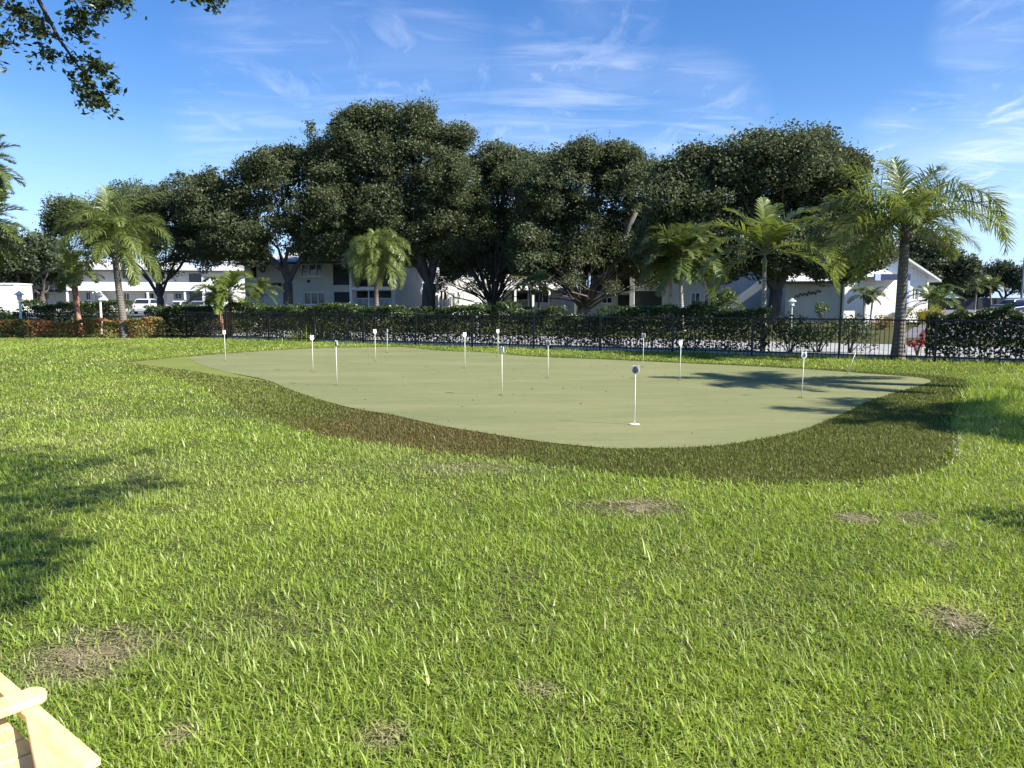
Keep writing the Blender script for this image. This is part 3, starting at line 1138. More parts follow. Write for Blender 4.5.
far = [
    ((938, 92), [(935, 258, 22), (955, 272, 16), (920, 266, 18), (945, 282, 13), (928, 246, 14), (962, 268, 9)], 'rounded grey green tree beyond the gabled white house', 1.6, 0.4),
    ((15, 95), [(12, 248, 20), (-12, 255, 22), (5, 268, 20), (-8, 278, 18), (22, 262, 14)], 'hazy grey green tree above the white shed wall', 2.0, 0.4),
    ((42, 98), [(42, 246, 15), (32, 262, 14), (52, 255, 11), (45, 272, 14), (28, 276, 12)], 'smaller hazy tree beside the shaded end of the far apartment block', 2.0, 0.35),
    ((-70, 95), [(-70, 258, 22), (-100, 262, 20), (-50, 270, 16), (-85, 278, 18)], 'hazy tree outside the photo beyond the white shed', 1.8, 0.35),
    ((-150, 96), [(-150, 262, 20), (-180, 266, 20), (-130, 275, 16)], 'low hazy tree far outside the photo edge', 1.6, 0.35),
    ((1004, 128), [(1004, 274, 12), (990, 280, 10), (1012, 283, 10)], 'low dark tree behind the parking lot wall beside the utility pole', 1.5, 0.3),
    ((1036, 126), [(1030, 272, 14), (1045, 278, 14), (1020, 284, 9)], 'dark tree cut by the photo edge behind the parked cars', 1.5, 0.3),
    ((970, 130), [(972, 288, 9), (962, 290, 8), (982, 290, 8)], 'squat dark tree low above the parking lot wall', 1.0, 0.3),
]
for (px, Y), lb, label, fork, r0 in far:
    b = dp(px, 299, Y)
    b.z = 0
    tree('far_tree', b, px_lobes(lb, Y), label, 'tree', 'trees beyond the car parks', leaf='far_leaf', fork=fork, r0=r0, n_limbs=5, per_lobe=26, per_clump=80, leaf_size=0.42, clump_r=1.1)


# ------------------------------------------------------------------ palms
def frond_mesh(start, az, el, length, droop, leaflet, pairs, width, plume, curl=0.0, hang=0.5, mat='palm_leaf', parent=None, seg=3):
    """one feather leaf: a rachis that bends down under its weight, two rows of narrow leaflets"""
    pts = []
    p = Vector(start)
    e = el
    m = 18
    a = az
    for i in range(m + 1):
        pts.append(p.copy())
        t = i / m
        p = p + Vector((math.cos(e) * math.sin(a), math.cos(e) * math.cos(a), math.sin(e))) * (length / m)
        e -= droop / m * (0.45 + 1.1 * t)
        a += curl / m
    mb = MB()
    mb.tube(pts, [0.022 * (1 - 0.85 * i / m) * length / 3 + 0.003 for i in range(m + 1)], 4, cap=False)
    fr = mb.build('frond', M['rachis'], parent)
    V, Q, A_ = [], [], []
    for i in range(pairs):
        t = 0.14 + 0.86 * (i + 0.5) / pairs
        fi = t * m
        k = min(int(fi), m - 1)
        c = pts[k].lerp(pts[k + 1], fi - k)
        d = (pts[k + 1] - pts[k]).normalized()
        sd = d.cross(Vector((0, 0, 1)))
        if sd.length < 1e-3:
            sd = Vector((1, 0, 0))
        sd.normalize()
        upv = sd.cross(d).normalized()
        ll = leaflet * (math.sin(math.pi * min(1, 0.12 + 0.86 * t)) ** 0.6) * random.uniform(0.85, 1.1)
        for sg in (-1, 1):
            roll = random.uniform(-plume, plume) + 0.25
            out = (sd * sg * math.cos(roll) + upv * math.sin(roll)).normalized()
            fwd = 0.55 + 0.5 * t + random.uniform(-.12, .12)
            dirn = (out + d * fwd).normalized()
            w = width * random.uniform(0.8, 1.15)
            q = c.copy()
            wv = dirn.cross(upv if abs(dirn.dot(upv)) < 0.9 else d).normalized()
            b0 = len(V)
            for s in range(seg + 1):
                ts = s / seg
                ww = w * (0.55 + 0.9 * ts if ts < 0.5 else 1.0 * (1 - ts) * 2 * 0.95 + 0.05) * 0.5
                V.append(q - wv * ww)
                V.append(q + wv * ww)
                q = q + dirn * (ll / seg)
                dirn = (dirn + Vector((0, 0, -hang * (0.5 + ts)))).normalized()
            rv = random.random()
            for s in range(seg):
                Q.append((b0 + 2 * s, b0 + 2 * s + 1, b0 + 2 * s + 3, b0 + 2 * s + 2))
                A_.append(min(1, rv * 0.8 + 0.2 * t))
    np_mesh('leaflets', np.array([tuple(p) for p in V]), np.array(Q), M[mat], {'rnd': np.array(A_)}, fr)
    return fr


def palm(name, base, heads, label, group, fronds, bark='palm_bark', r=(0.14, 0.09), leaf='palm_leaf', shaft=None, seed=1, style='queen', cat='palm'):
    """heads: tops of the trunks (world points); fronds: per head a list (azimuth, elevation, length, droop)"""
    random.seed(seed)
    base = Vector(base)
    root = empty(name, base, label, cat, group)
    for h, (foot, top) in enumerate(heads):
        foot = Vector(foot) - base
        top = Vector(top) - base
        m = 9
        pts, rs = [], []
        for i in range(m + 1):
            t = i / m
            q = foot.lerp(top, t)
            q.x = foot.x + (top.x - foot.x) * (t ** 0.8)
            pts.append(q)
            rs.append((r[0] + (r[1] - r[0]) * t) * (1.35 - 1.75 * t if t < 0.2 else 1.0))
        pts.insert(0, foot + Vector((0, 0, -0.06)))
        rs.insert(0, rs[0] * 1.05)
        MB().tube(pts, rs, 12).build('trunk', M[bark], root, smooth=True)
        hub = top.copy()
        if shaft:
            MB().tube([top, top + Vector((0, 0, shaft * .35)), top + Vector((0, 0, shaft))], [r[1] * 1.05, r[1] * 1.15, r[1] * .45], 10).build('crownshaft', M['crownshaft'], root, smooth=True)
            hub = top + Vector((0, 0, shaft * 0.9))
        else:
            MB().tube([top + Vector((0, 0, -.25)), top + Vector((0, 0, 0.05)), top + Vector((0, 0, .3))], [r[1] * 1.0, r[1] * 1.5, r[1] * .5], 8).build('leaf_base', M['bark'], root, smooth=True)
        for (az, el, ln, dr) in fronds[h if h < len(fronds) else 0]:
            if style == 'queen':
                frond_mesh(hub, R(az), R(el), ln, R(dr), ln * 0.24, 92, 0.030 * ln / 3 + 0.008, 0.85, random.uniform(-.35, .35), 0.55, leaf, root)
            elif style == 'stiff':
                frond_mesh(hub, R(az), R(el), ln, R(dr), ln * 0.29, 46, 0.062 * ln / 2.2 + 0.012, 0.3, random.uniform(-.25, .25), 0.22, leaf, root)
            else:
                frond_mesh(hub, R(az), R(el), ln, R(dr), ln * 0.29, 46, 0.055 * ln / 2.2 + 0.010, 0.25, random.uniform(-.2, .2), 0.35, leaf, root)
    return root


def ring_fronds(n, ln, e0, e1, d0, d1, seed):
    rr = random.Random(seed)
    out = []
    for i in range(n):
        t = i / max(n - 1, 1)
        out.append((i * 137.5 + rr.uniform(-18, 18), e1 + (e0 - e1) * t + rr.uniform(-7, 7), ln * rr.uniform(0.88, 1.1), d1 + (d0 - d1) * t + rr.uniform(-12, 12)))
    return out


def gp(px, Y, z=0.0):
    p = dp(px, 299, Y)
    p.z = z
    return p


G_P = 'palms along the fence and hedges'
# large feather palm standing by the fence on the right
b = gp(901, 21.0)
t = dp(905, 236, 21.0)
palm('queen_palm', b, [(b, t)], 'tall feather palm with a stout ringed trunk standing at the black fence', G_P,
     [[(88, 52, 3.6, 150), (75, 70, 3.0, 110), (108, 42, 3.2, 150), (-88, 38, 2.9, 110), (-75, 12, 2.7, 75), (-110, 26, 2.8, 100), (-60, 55, 2.5, 95), (0, 82, 2.6, 60), (-20, 68, 2.3, 90), (180, 62, 2.4, 120), (150, 45, 2.5, 125),
       (-150, 48, 2.4, 120), (40, 45, 2.5, 110), (-40, 30, 2.4, 100), (-96, -4, 2.4, 60), (80, 8, 1.9, 70), (-10, 86, 2.4, 50), (60, 78, 2.7, 80), (-70, 76, 2.7, 80), (130, 18, 2.0, 90), (-95, 60, 3.1, 140), (-70, 30, 3.0, 110), (95, 65, 3.4, 150), (60, 35, 3.0, 130), (-120, 8, 2.4, 80), (-30, 50, 2.4, 110), (-100, -20, 2.2, 50), (20, 60, 2.4, 90)]], r=(0.155, 0.118), seed=11)
# tall one in front of the red hedge
b = gp(124, 32.8)
t = dp(113, 242, 32.8)
palm('queen_palm', b, [(b, t)], 'tall curved feather palm rising in front of the red leaved hedge', G_P,
     [ring_fronds(24, 2.6, -25, 82, 70, 145, 3) + [(-85, 50, 3.0, 150), (85, 48, 3.0, 150), (-80, 75, 3.3, 120), (30, 85, 3.2, 60), (-40, 82, 3.3, 80), (70, 78, 3.3, 90), (-100, 20, 2.8, 110)]], r=(0.17, 0.11), leaf='palm_leaf_grey', seed=12)
# shorter one behind the red hedge
b = gp(80, 36.0)
t = dp(72, 279, 36.0)
palm('christmas_palm', b, [(b, t), (gp(77, 36.2), dp(76, 284, 36.2))], 'short palm with pinkish trunk behind the red leaved hedge', G_P, [ring_fronds(11, 1.7, -15, 75, 60, 120, 5), ring_fronds(6, 1.3, 0, 70, 60, 120, 6)], bark='palm_bark_red', r=(0.13, 0.08), leaf='palm_leaf_dark', shaft=0.4, style='stiff', seed=13)
# twin one at the near end of the dark hedge
t0 = fpx(226, 0.45)
q = fpos(t0, 0.45)
Yp = q.y
b = Vector((q.x, q.y, 0))
palm('christmas_palm', b, [(gp(224, Yp), dp(218.5, 305, Yp)), (gp(228.5, Yp + .1), dp(230, 300, Yp + .1))], 'low double palm with orange red trunks at the dark hedge', G_P,
     [ring_fronds(10, 1.45, -5, 75, 70, 135, 7), ring_fronds(12, 1.6, -5, 80, 70, 135, 8)], bark='palm_bark_red', r=(0.10, 0.07), leaf='palm_leaf', shaft=0.38, style='stiff', seed=14)
b = gp(257, 45)
palm('christmas_palm', b, [(gp(255, 45), dp(257, 300, 45)), (gp(260, 45.1), dp(262, 296, 45.1))], 'small pale trunked palm behind the low double palm', G_P,
     [ring_fronds(8, 1.3, -10, 70, 60, 120, 9), ring_fronds(8, 1.3, -10, 70, 60, 120, 10)], bark='palm_bark_white', r=(0.11, 0.08), leaf='palm_leaf_dark', shaft=0.4, style='stiff', seed=15)
b = gp(376, 44)
palm('queen_palm', b, [(b, dp(376, 254, 44))], 'shaggy drooping palm before the screened balconies', G_P, [ring_fronds(36, 2.4, -35, 84, 80, 160, 21)], r=(0.16, 0.11), leaf='palm_leaf_grey', seed=16)
b = gp(535, 54)
palm('christmas_palm', b, [(gp(533, 54), dp(529, 288, 54)), (gp(537, 54), dp(540, 287, 54))], 'golden green small palm between the two vase shaped oaks', G_P,
     [ring_fronds(9, 1.5, -5, 75, 70, 130, 22), ring_fronds(9, 1.5, -5, 75, 70, 130, 23)], bark='pale_bark', r=(0.09, 0.06), leaf='palm_leaf', shaft=0.3, style='arch', seed=17)
b = gp(682, 40)
palm('christmas_palm', b, [(gp(684, 40), dp(680, 266, 40)), (gp(672, 40.4), dp(670, 274, 40.4))], 'dense twin palm in front of the building marked 7', G_P,
     [ring_fronds(34, 2.6, -25, 84, 60, 125, 24), ring_fronds(11, 1.9, -5, 75, 60, 120, 25)], bark='palm_bark_white', r=(0.12, 0.085), leaf='palm_leaf_dark', shaft=0.5, style='stiff', seed=18)
t0 = fpx(764, 1.9)
q = fpos(t0, 1.9)
b = Vector((q.x, q.y, 0))
Yp = q.y
palm('slender_palm', b, [(b, dp(764.5, 270, Yp))], 'slender white trunked palm with long arching fronds behind the fence', G_P,
     [[(-90, 50, 2.7, 100), (-82, 18, 2.6, 130), (-8, 88, 1.75, 20), (40, 80, 1.8, 45), (90, 48, 2.7, 85), (84, 25, 3.0, 110), (170, 55, 2.1, 100), (-150, 60, 2.1, 100), (110, 62, 2.0, 80), (-60, 70, 2.0, 60), (95, 5, 2.7, 90), (-100, -8, 2.5, 95), (20, 50, 2.2, 80), (-40, 40, 2.2, 90), (140, 25, 2.2, 100), (85, 70, 2.4, 90)]],
     bark='palm_bark_white', r=(0.085, 0.06), leaf='palm_leaf', shaft=0.55, style='arch', seed=19)
b = gp(868, 44)
palm('pygmy_palm', b, [(gp(866, 44), dp(864, 296, 44)), (gp(871, 44.2), dp(873, 294, 44.2))], 'spindly young palm against the bright gabled house', G_P,
     [ring_fronds(8, 1.1, -10, 70, 60, 130, 31), ring_fronds(8, 1.1, -10, 70, 60, 130, 32)], bark='palm_bark_white', r=(0.06, 0.045), leaf='palm_leaf_dark', style='arch', seed=20)
b = gp(930, 52)
palm('pygmy_palm', b, [(b, dp(930, 302, 52)), (gp(941, 53), dp(941, 300, 53))], 'bushy low palm beside the gabled house and yellow shrub', G_P,
     [ring_fronds(14, 1.9, -5, 75, 60, 120, 33), ring_fronds(12, 1.7, -5, 75, 60, 120, 34)], bark='pale_bark', r=(0.08, 0.06), leaf='shrub_leaf', style='arch', seed=21)
b = gp(975, 118)
palm('fan_palm', b, [(b, dp(977, 286, 118))], 'distant small palm above the parking lot wall', G_P, [ring_fronds(14, 2.6, -10, 70, 50, 110, 35)], r=(0.16, 0.12), leaf='palm_leaf_dark', style='arch', seed=22)
b = gp(852 + 140, 119)
palm('fan_palm', b, [(b, dp(990, 284, 119))], 'distant palm nearest the utility pole, behind the wall', G_P, [ring_fronds(12, 2.4, -10, 70, 50, 110, 36)], r=(0.16, 0.12), leaf='palm_leaf_dark', style='arch', seed=23)
# heads reaching in at the left edge
b = gp(-28, 30)
palm('date_palm', b, [(b, dp(-24, 165, 30))], 'tall palm cut by the photo edge, its stiff fronds high against the sky', G_P, [ring_fronds(46, 1.75, -50, 80, 40, 70, 41)], r=(0.17, 0.13), leaf='palm_leaf_dark', style='stiff', seed=24)
b = gp(-26, 27)
palm('date_palm', b, [(b, dp(-22, 222, 27))], 'shorter palm cut by the photo edge, stiff fronds below the other head', G_P, [ring_fronds(44, 1.7, -50, 80, 40, 70, 42)], r=(0.17, 0.13), leaf='palm_leaf_dark', style='stiff', seed=25)
# two palms just outside on the right; their shade lies over the green
palm('queen_palm', (11.5, 13.3, 0), [((11.5, 13.3, 0), (11.4, 13.25, 4.7))], 'feather palm beyond the photo edge whose shade crosses the green', G_P, [ring_fronds(20, 2.15, -10, 80, 60, 110, 51)], r=(0.19, 0.13), seed=26)
palm('queen_palm', (12.5, 8.35, 0), [((12.5, 8.35, 0), (12.4, 8.25, 4.7))], 'feather palm beyond the photo edge shading the long grass', G_P, [ring_fronds(16, 2.6, -10, 80, 60, 125, 52)], r=(0.19, 0.13), seed=27)
random.seed(99)


# ------------------------------------------------------------------ hedges and shrubs
def hedge(name, path, height, thick, label, leaf, cat='hedge', group=None, size=0.095, dens=700, gap=0.0, bumps=0.12, stems=True, seed=1):
    """path: plan points; leaves fill a lumpy box along it, thinner towards the ground (gap)"""
    g = np.random.default_rng(seed)
    path = [Vector(p) for p in path]
    root = empty(name, (path[0].x, path[0].y, 0), label, cat, group)
    CS, SZ = [], []
    tb = MB()
    for a_, b_ in zip(path[:-1], path[1:]):
        d = b_ - a_
        L_ = d.length
        d = d / L_
        nrm = Vector((-d.y, d.x))
        n_ = int(L_ * (2 * height + thick) * dens)
        u = g.random(n_) * L_
        top = height * (1 + bumps * 2 * (vnoise(u * 0.9 + seed * 7, u * 0 + 3, seed) - 0.5) + bumps * (vnoise(u * 3.3, u * 0 + 8, seed) - 0.5))
        zz = g.random(n_) ** 0.8 * top
        w_ = thick * 0.5 * (0.85 + 0.4 * vnoise(u * 1.7, zz * 2.2 + 9, seed + 1))
        side = g.choice([-1, 1], n_)
        sh = np.where(g.random(n_) < 0.7, 1 - 0.22 * g.random(n_), g.random(n_))
        v = side * w_ * sh
        ontop = g.random(n_) < thick / (2 * height + thick)
        v = np.where(ontop, (g.random(n_) * 2 - 1) * w_, v)
        zz = np.where(ontop, top * (1 - 0.12 * g.random(n_)), zz)
        zz += g.normal(0, 0.02, n_) + 0.03
        keep = g.random(n_) > gap * np.clip(1 - zz / (height * 0.75), 0, 1) * (0.55 + 0.9 * vnoise(u * 2.1, zz * 3, seed + 4))
        # spiky new growth above the cut line
        x = a_.x + d.x * u + nrm.x * v
        y = a_.y + d.y * u + nrm.y * v
        CS.append(np.stack([x, y, np.maximum(zz, 0.03)], 1)[keep])
        SZ.append((size * g.uniform(0.65, 1.35, n_))[keep])
        ns = int(L_ * 2.2)
        for _ in range(ns):
            uu = g.random() * L_
            vv = (g.random() - 0.5) * thick * 0.6
            px_ = a_.x + d.x * uu + nrm.x * vv
            py_ = a_.y + d.y * uu + nrm.y * vv
            tb.tube([(px_, py_, -0.03), (px_ + g.normal(0, .06), py_ + g.normal(0, .06), height * .45), (px_ + g.normal(0, .14), py_ + g.normal(0, .14), height * .9)], [0.016, 0.012, 0.006], 4, cap=False)
            hh = g.uniform(0.05, 0.22) * height
            nl = 5
            tt = g.random(nl)
            CS.append(np.stack([np.full(nl, px_) + g.normal(0, .03, nl), np.full(nl, py_) + g.normal(0, .03, nl), height * 0.97 + tt * hh], 1))
            SZ.append(size * g.uniform(0.6, 1.0, nl))
    cs = np.concatenate(CS)
    v, q = leaf_quads(cs, np.concatenate(SZ), 0.6, 0.4)
    off = np.array([path[0].x, path[0].y, 0])
    rnd = np.clip(0.55 * g.random(len(cs)) + 0.5 * vnoise(cs[:, 0] * 2.0, cs[:, 1] * 2.0 + cs[:, 2] * 3, seed + 2) - 0.03, 0, 1)
    np_mesh('foliage', v - off, q, M[leaf], {'rnd': rnd}, root)
    if stems:
        tb.v = [(p[0] - off[0], p[1] - off[1], p[2]) for p in tb.v]
        tb.build('stems', M['bark'], root)
    return root


def shrub(name, c, rx, h, label, leaf, cat='shrub', group=None, n=900, size=0.1, seed=1, base_z=0.0, blob=7):
    g = np.random.default_rng(seed)
    c = Vector(c)
    root = empty(name, (c.x, c.y, 0), label, cat, group)
    cs, ss = [], []
    tb = MB()
    for i in range(blob):
        a_ = g.uniform(0, 6.28)
        r_ = rx * 0.62 * g.random() ** 0.5
        p = np.array([r_ * math.cos(a_), r_ * math.sin(a_), h * g.uniform(0.35, 0.8) + base_z])
        rr = min(rx, h) * g.uniform(0.35, 0.55)
        m_ = n // blob
        dd = g.normal(0, 1, (m_, 3))
        dd /= np.linalg.norm(dd, axis=1)[:, None]
        dd *= (g.uniform(0.35, 1.05, m_) ** 0.6)[:, None] * rr
        cs.append(p + dd)
        ss.append(size * g.uniform(0.6, 1.3, m_))
        tb.tube([(0, 0, -.03), tuple(p * np.array([.4, .4, .45])), tuple(p)], [0.025, 0.016, 0.007], 4, cap=False)
    cs = np.concatenate(cs)
    cs[:, 2] = np.maximum(cs[:, 2], 0.04)
    v, q = leaf_quads(cs, np.concatenate(ss), 0.5, 0.4)
    rnd = np.clip(0.6 * g.random(len(cs)) + 0.45 * vnoise(cs[:, 0] * 3 + 9, cs[:, 2] * 3 + 9, seed), 0, 1)
    np_mesh('foliage', v, q, M[leaf], {'rnd': rnd}, root)
    tb.build('stems', M['bark'], root)
    return root


G_H = 'hedges round the green'
o1 = 1.0
hp = lambda px, off=o1: fpos(fpx(px, off), off)
hedge('hedge', [hp(768), hp(560), hp(400)], 1.22, 1.0, 'long dark hedge running behind the middle of the black fence', 'hedge_leaf', group=G_H, gap=0.3, dens=800, seed=3, bumps=0.22)
hedge('hedge', [hp(399.0), hp(300), hp(236)], 1.28, 1.0, 'dark hedge with lighter leaf tips between the double palm and the tuft of tall grass', 'hedge_leaf', group=G_H, gap=0.15, seed=4)
hedge('hedge', [hp(222), hp(156)], 1.30, 1.1, 'short block of dense dark hedge joining the red leaved hedge', 'dark_hedge_leaf', group=G_H, gap=0.15, seed=5)
hedge('hedge', [hp(1120), hp(1010), hp(925)], 1.22, 1.1, 'deep shaded hedge behind the fence, before the parking lot', 'dark_hedge_leaf', group=G_H, gap=0.3, dens=850, size=0.105, seed=6, bumps=0.34)
hedge('croton_hedge', [gp(-160, 33.6).to_2d(), gp(-20, 33.5).to_2d(), gp(73, 33.4).to_2d()], 0.66, 1.0, 'clipped red and green hedge running out at the photo edge', 'croton_leaf', group=G_H, gap=0.0, seed=7, size=0.085, dens=900)
hedge('croton_hedge', [gp(75, 33.3).to_2d(), gp(156, 33.0).to_2d()], 0.76, 1.0, 'clipped red and green hedge at the foot of the tall curved palm', 'croton_leaf', group=G_H, gap=0.0, seed=8, size=0.085, dens=900)
hedge('hedge', [gp(27, 38.5).to_2d(), gp(126, 38.0).to_2d()], 1.38, 1.2, 'taller plain green hedge standing behind the red leaved one', 'hedge_leaf', group=G_H, seed=9)
G_F = 'low hedges along the apartment walls'
hedge('low_hedge', [gp(292, 63).to_2d(), gp(350, 63).to_2d()], 1.0, 1.2, 'low dark hedge under the shade darkened wall windows', 'dark_hedge_leaf', group=G_F, size=0.16, dens=110, seed=10)
hedge('low_hedge', [gp(358, 62).to_2d(), gp(432, 62).to_2d()], 0.95, 1.2, 'low hedge beneath the screened balconies', 'dark_hedge_leaf', group=G_F, size=0.16, dens=110, seed=11)
hedge('low_hedge', [gp(496, 64).to_2d(), gp(532, 64).to_2d()], 1.0, 1.2, 'low hedge between the lantern post and the golden palm', 'dark_hedge_leaf', group=G_F, size=0.16, dens=110, seed=12)
hedge('low_hedge', [gp(598, 60).to_2d(), gp(648, 60).to_2d()], 1.0, 1.2, 'low hedge right of the thick vase shaped oak', 'hedge_leaf', group=G_F, size=0.16, dens=110, seed=13)
hedge('low_hedge', [gp(652, 50).to_2d(), gp(752, 49).to_2d()], 0.85, 1.2, 'low hedge across the front of the building marked 7', 'hedge_leaf', group=G_F, size=0.15, dens=110, seed=14)
G_S = 'shrubs beyond the fence'
shrub('shrub', hp(790, 1.1).to_3d(), 0.8, 1.2, 'loose leafy shrub behind the fence under the low white wing', 'hedge_leaf', group=G_S, n=1100, size=0.11, seed=1)
shrub('shrub', hp(818, 1.2).to_3d(), 0.7, 1.0, 'thin leafy shrub behind the fence next to the gap in the hedge', 'shrub_leaf', group=G_S, n=600, size=0.12, seed=2)
shrub('shrub', hp(850, 2.4).to_3d(), 0.9, 1.15, 'dark leafy shrub at the edge of the paving, left of the stout palm', 'dark_hedge_leaf', group=G_S, n=1000, size=0.11, seed=3)
shrub('red_shrub', hp(918, 2.2).to_3d(), 0.3, 0.8, 'small dark red shrub right of the stout palm trunk', 'red_leaf', group=G_S, n=230, size=0.10, seed=4)
shrub('yellow_shrub', gp(918, 46), 1.0, 1.1, 'bright yellow shrub at the kerb by the driveway', 'yellow_leaf', group=G_S, n=1100, size=0.13, seed=5)
shrub('yellow_shrub', gp(932, 50), 1.0, 1.0, 'second yellow shrub, farther along the driveway under the bushy palm', 'yellow_leaf', group=G_S, n=900, size=0.13, seed=6)
shrub('orange_shrub', gp(884, 42), 1.0, 0.75, 'low orange and green shrub before the gabled house steps', 'croton_leaf', group=G_S, n=800, size=0.12, seed=7)
shrub('shrub', gp(728, 43), 0.95, 2.5, 'pale leafed bushy shrub beside the wall of the building marked 7', 'shrub_leaf', group=G_S, n=1200, size=0.17, seed=8)
shrub('shrub', gp(822, 46), 0.5, 1.9, 'thin upright shrub against the low white wall', 'shrub_leaf', group=G_S, n=380, size=0.14, seed=9)
shrub('shrub', gp(555, 50), 0.8, 1.3, 'lime green shrub left of the thick vase shaped oak trunk', 'yellow_leaf', group=G_S, n=420, size=0.12, seed=10)
shrub('shrub', gp(8, 37), 1.1, 1.25, 'spiky leafed green shrub behind the red hedge under the left lantern post', 'shrub_leaf', group=G_S, n=900, size=0.2, seed=11)
shrub('shrub', gp(240, 50), 1.3, 1.9, 'bright green bush behind the double palm', 'shrub_leaf', group=G_S, n=1300, size=0.14, seed=12)
shrub('shrub', (4.75, 5.0, 0), 0.62, 1.15, 'unseen leafy shrub added to throw a small dark shadow', 'hedge_leaf', group=G_S, n=1400, size=0.07, seed=13)  # outside the view, put in only for its shadow on the lawn

# the tuft of long weeds before the hedge
tu = P(322, 341.5)
n = 420
xy = np.stack([tu.x + rng.normal(0, 0.85, n), tu.y + 0.55 + rng.normal(0, 0.22, n)], 1)
v, q, a_, d_ = blades(xy, rng.uniform(0.25, 1.0, n) * np.exp(-((xy[:, 0] - tu.x) / 1.3) ** 2) + 0.12, 0.028 * rng.uniform(.6, 1.2, n), np.abs(rng.normal(0.28, 0.2, n)), 3, rng.random(n), (rng.random(n) < 0.12) * 0.7)
o = np_mesh('tall_grass_tuft', v, q, M['lawn_blade'], {'rnd': a_, 'dry': d_})
tag(o, 'tuft of long uncut grass growing against the dark hedge', 'grass tuft')

# ------------------------------------------------------------------ the fence
FH = 1.10
fence = empty('metal_fence', (FA.x, FA.y, 0), 'black metal picket fence running along the far side of the lawn', 'fence')
ang = math.atan2(fdir.y, fdir.x)
fence.rotation_euler = (0, 0, ang)
step = 2.35
np_ = int(FL / step) + 1
for i in range(np_ + 1):
    x = i * step
    m = MB().box(x - .03, x + .03, -.03, .03, -0.05, FH + .05)
    m.box(x - .038, x + .038, -.038, .038, FH + .05, FH + .07)
    m.build('post', M['black_metal'], fence)
    if i < np_:
        m = MB()
        m.box(x + .031, x + step - .031, -.018, .018, FH - .03, FH + .01)
        m.box(x + .031, x + step - .031, -.016, .016, .10, .135)
        k = 21
        for j in range(1, k):
            xx = x + j * step / k
            m.box(xx - .0085, xx + .0085, -.0085, .0085, .05, FH - .03)
        m.build('picket_panel', M['black_metal'], fence)


# ------------------------------------------------------------------ putting markers
def text_mesh(body, size, depth, mat, parent, name):
    cu = bpy.data.curves.new(name, 'FONT')
    cu.body = body
    cu.size = size
    cu.extrude = depth
    cu.align_x = 'CENTER'
    cu.align_y = 'CENTER'
    tmp = bpy.data.objects.new('tmp', cu)
    COL.objects.link(tmp)
    dg = bpy.context.evaluated_depsgraph_get()
    me = bpy.data.meshes.new_from_object(tmp.evaluated_get(dg))
    bpy.data.objects.remove(tmp)
    me.materials.clear()
    me.materials.append(mat)
    me.name = name
    o = bpy.data.objects.new(name, me)
    link(o, parent)
    return o


G_M = 'numbered markers standing in the holes of the putting green'
MARK = [  # px, py base, py top, turn of the plate, plate, numeral, lean, label
    (225.5, 361, 330, 60, 'white', None, 0, 'white marker nearest the double palm, its pole bottom left of the green'),
    (313, 371, 335, 38, 'white', '6', 0, 'white marker bearing a dark 6 before the tuft of tall grass'),
    (337, 385, 340, -55, 'grey', None, 0, 'marker turned edge on, close to the turf collar on the left part of the green'),
    (375.5, 361, 329, 42, 'white', None, 0, 'bright white blank marker beside the farthest edge on pole'),
    (387.5, 352.5, 329, -62, 'white', None, 0, 'farthest edge on marker at the back rim of the green before the hedge'),
    (465, 368, 332, 40, 'white', None, 0, 'white marker alone in the middle, left of two overlapping poles'),
    (498, 357, 329, 36, 'white', None, 0, 'small white marker at the back rim behind a taller edge on pole'),
    (502, 395, 346, -58, 'white', None, 0, 'tall edge on marker in the centre, in front of a small white one'),
    (548, 378, 340, -12, 'grey', '1', 0, 'shade greyed marker bearing a thin 1, right of the centre poles'),
    (643, 367, 333, -10, 'grey', None, 0, 'small shade greyed marker at the back rim, directly behind the nearest marker'),
    (680, 380, 340, 40, 'white', '8', 0, 'white marker bearing a dark 8 at the tip of the frond shadow'),
    (634.5, 424.5, 364, -14, 'grey', '2', 0, 'nearest marker, shade darkened plate bearing a 2 and white cup at its foot'),
    (801.5, 397.5, 351, 8, 'white', '3', 0.02, 'marker with white frame and dark centre standing at the shadow on the right'),
    (847, 374, 353, 0, None, None, 0.36, 'bare leaning pole without a plate on the shaded right of the green'),
]
GZ = 0.014
outl = []
for k in range(25):
    an = -math.pi * 0.5 + math.pi * 2 * k / 24
    if 0.20 * math.pi < an < 0.80 * math.pi:
        continue
    outl.append((0.047 * math.cos(an), 0.05 + 0.047 * math.sin(an)))
rt = [p for p in outl if p[0] >= 0 or p[1] < 0.01]
plate_outline = []
for k in range(15):                                    # lower round, from left shoulder over the bottom to the right shoulder
    an = math.pi * 0.82 + (2 * math.pi - 0.64 * math.pi) * k / 14
    plate_outline.append((0.050 * math.cos(an), 0.052 + 0.050 * math.sin(an)))
plate_outline += [(0.046, 0.112), (0.030, 0.118), (0.024, 0.108), (-0.024, 0.108), (-0.030, 0.118), (-0.046, 0.112)]
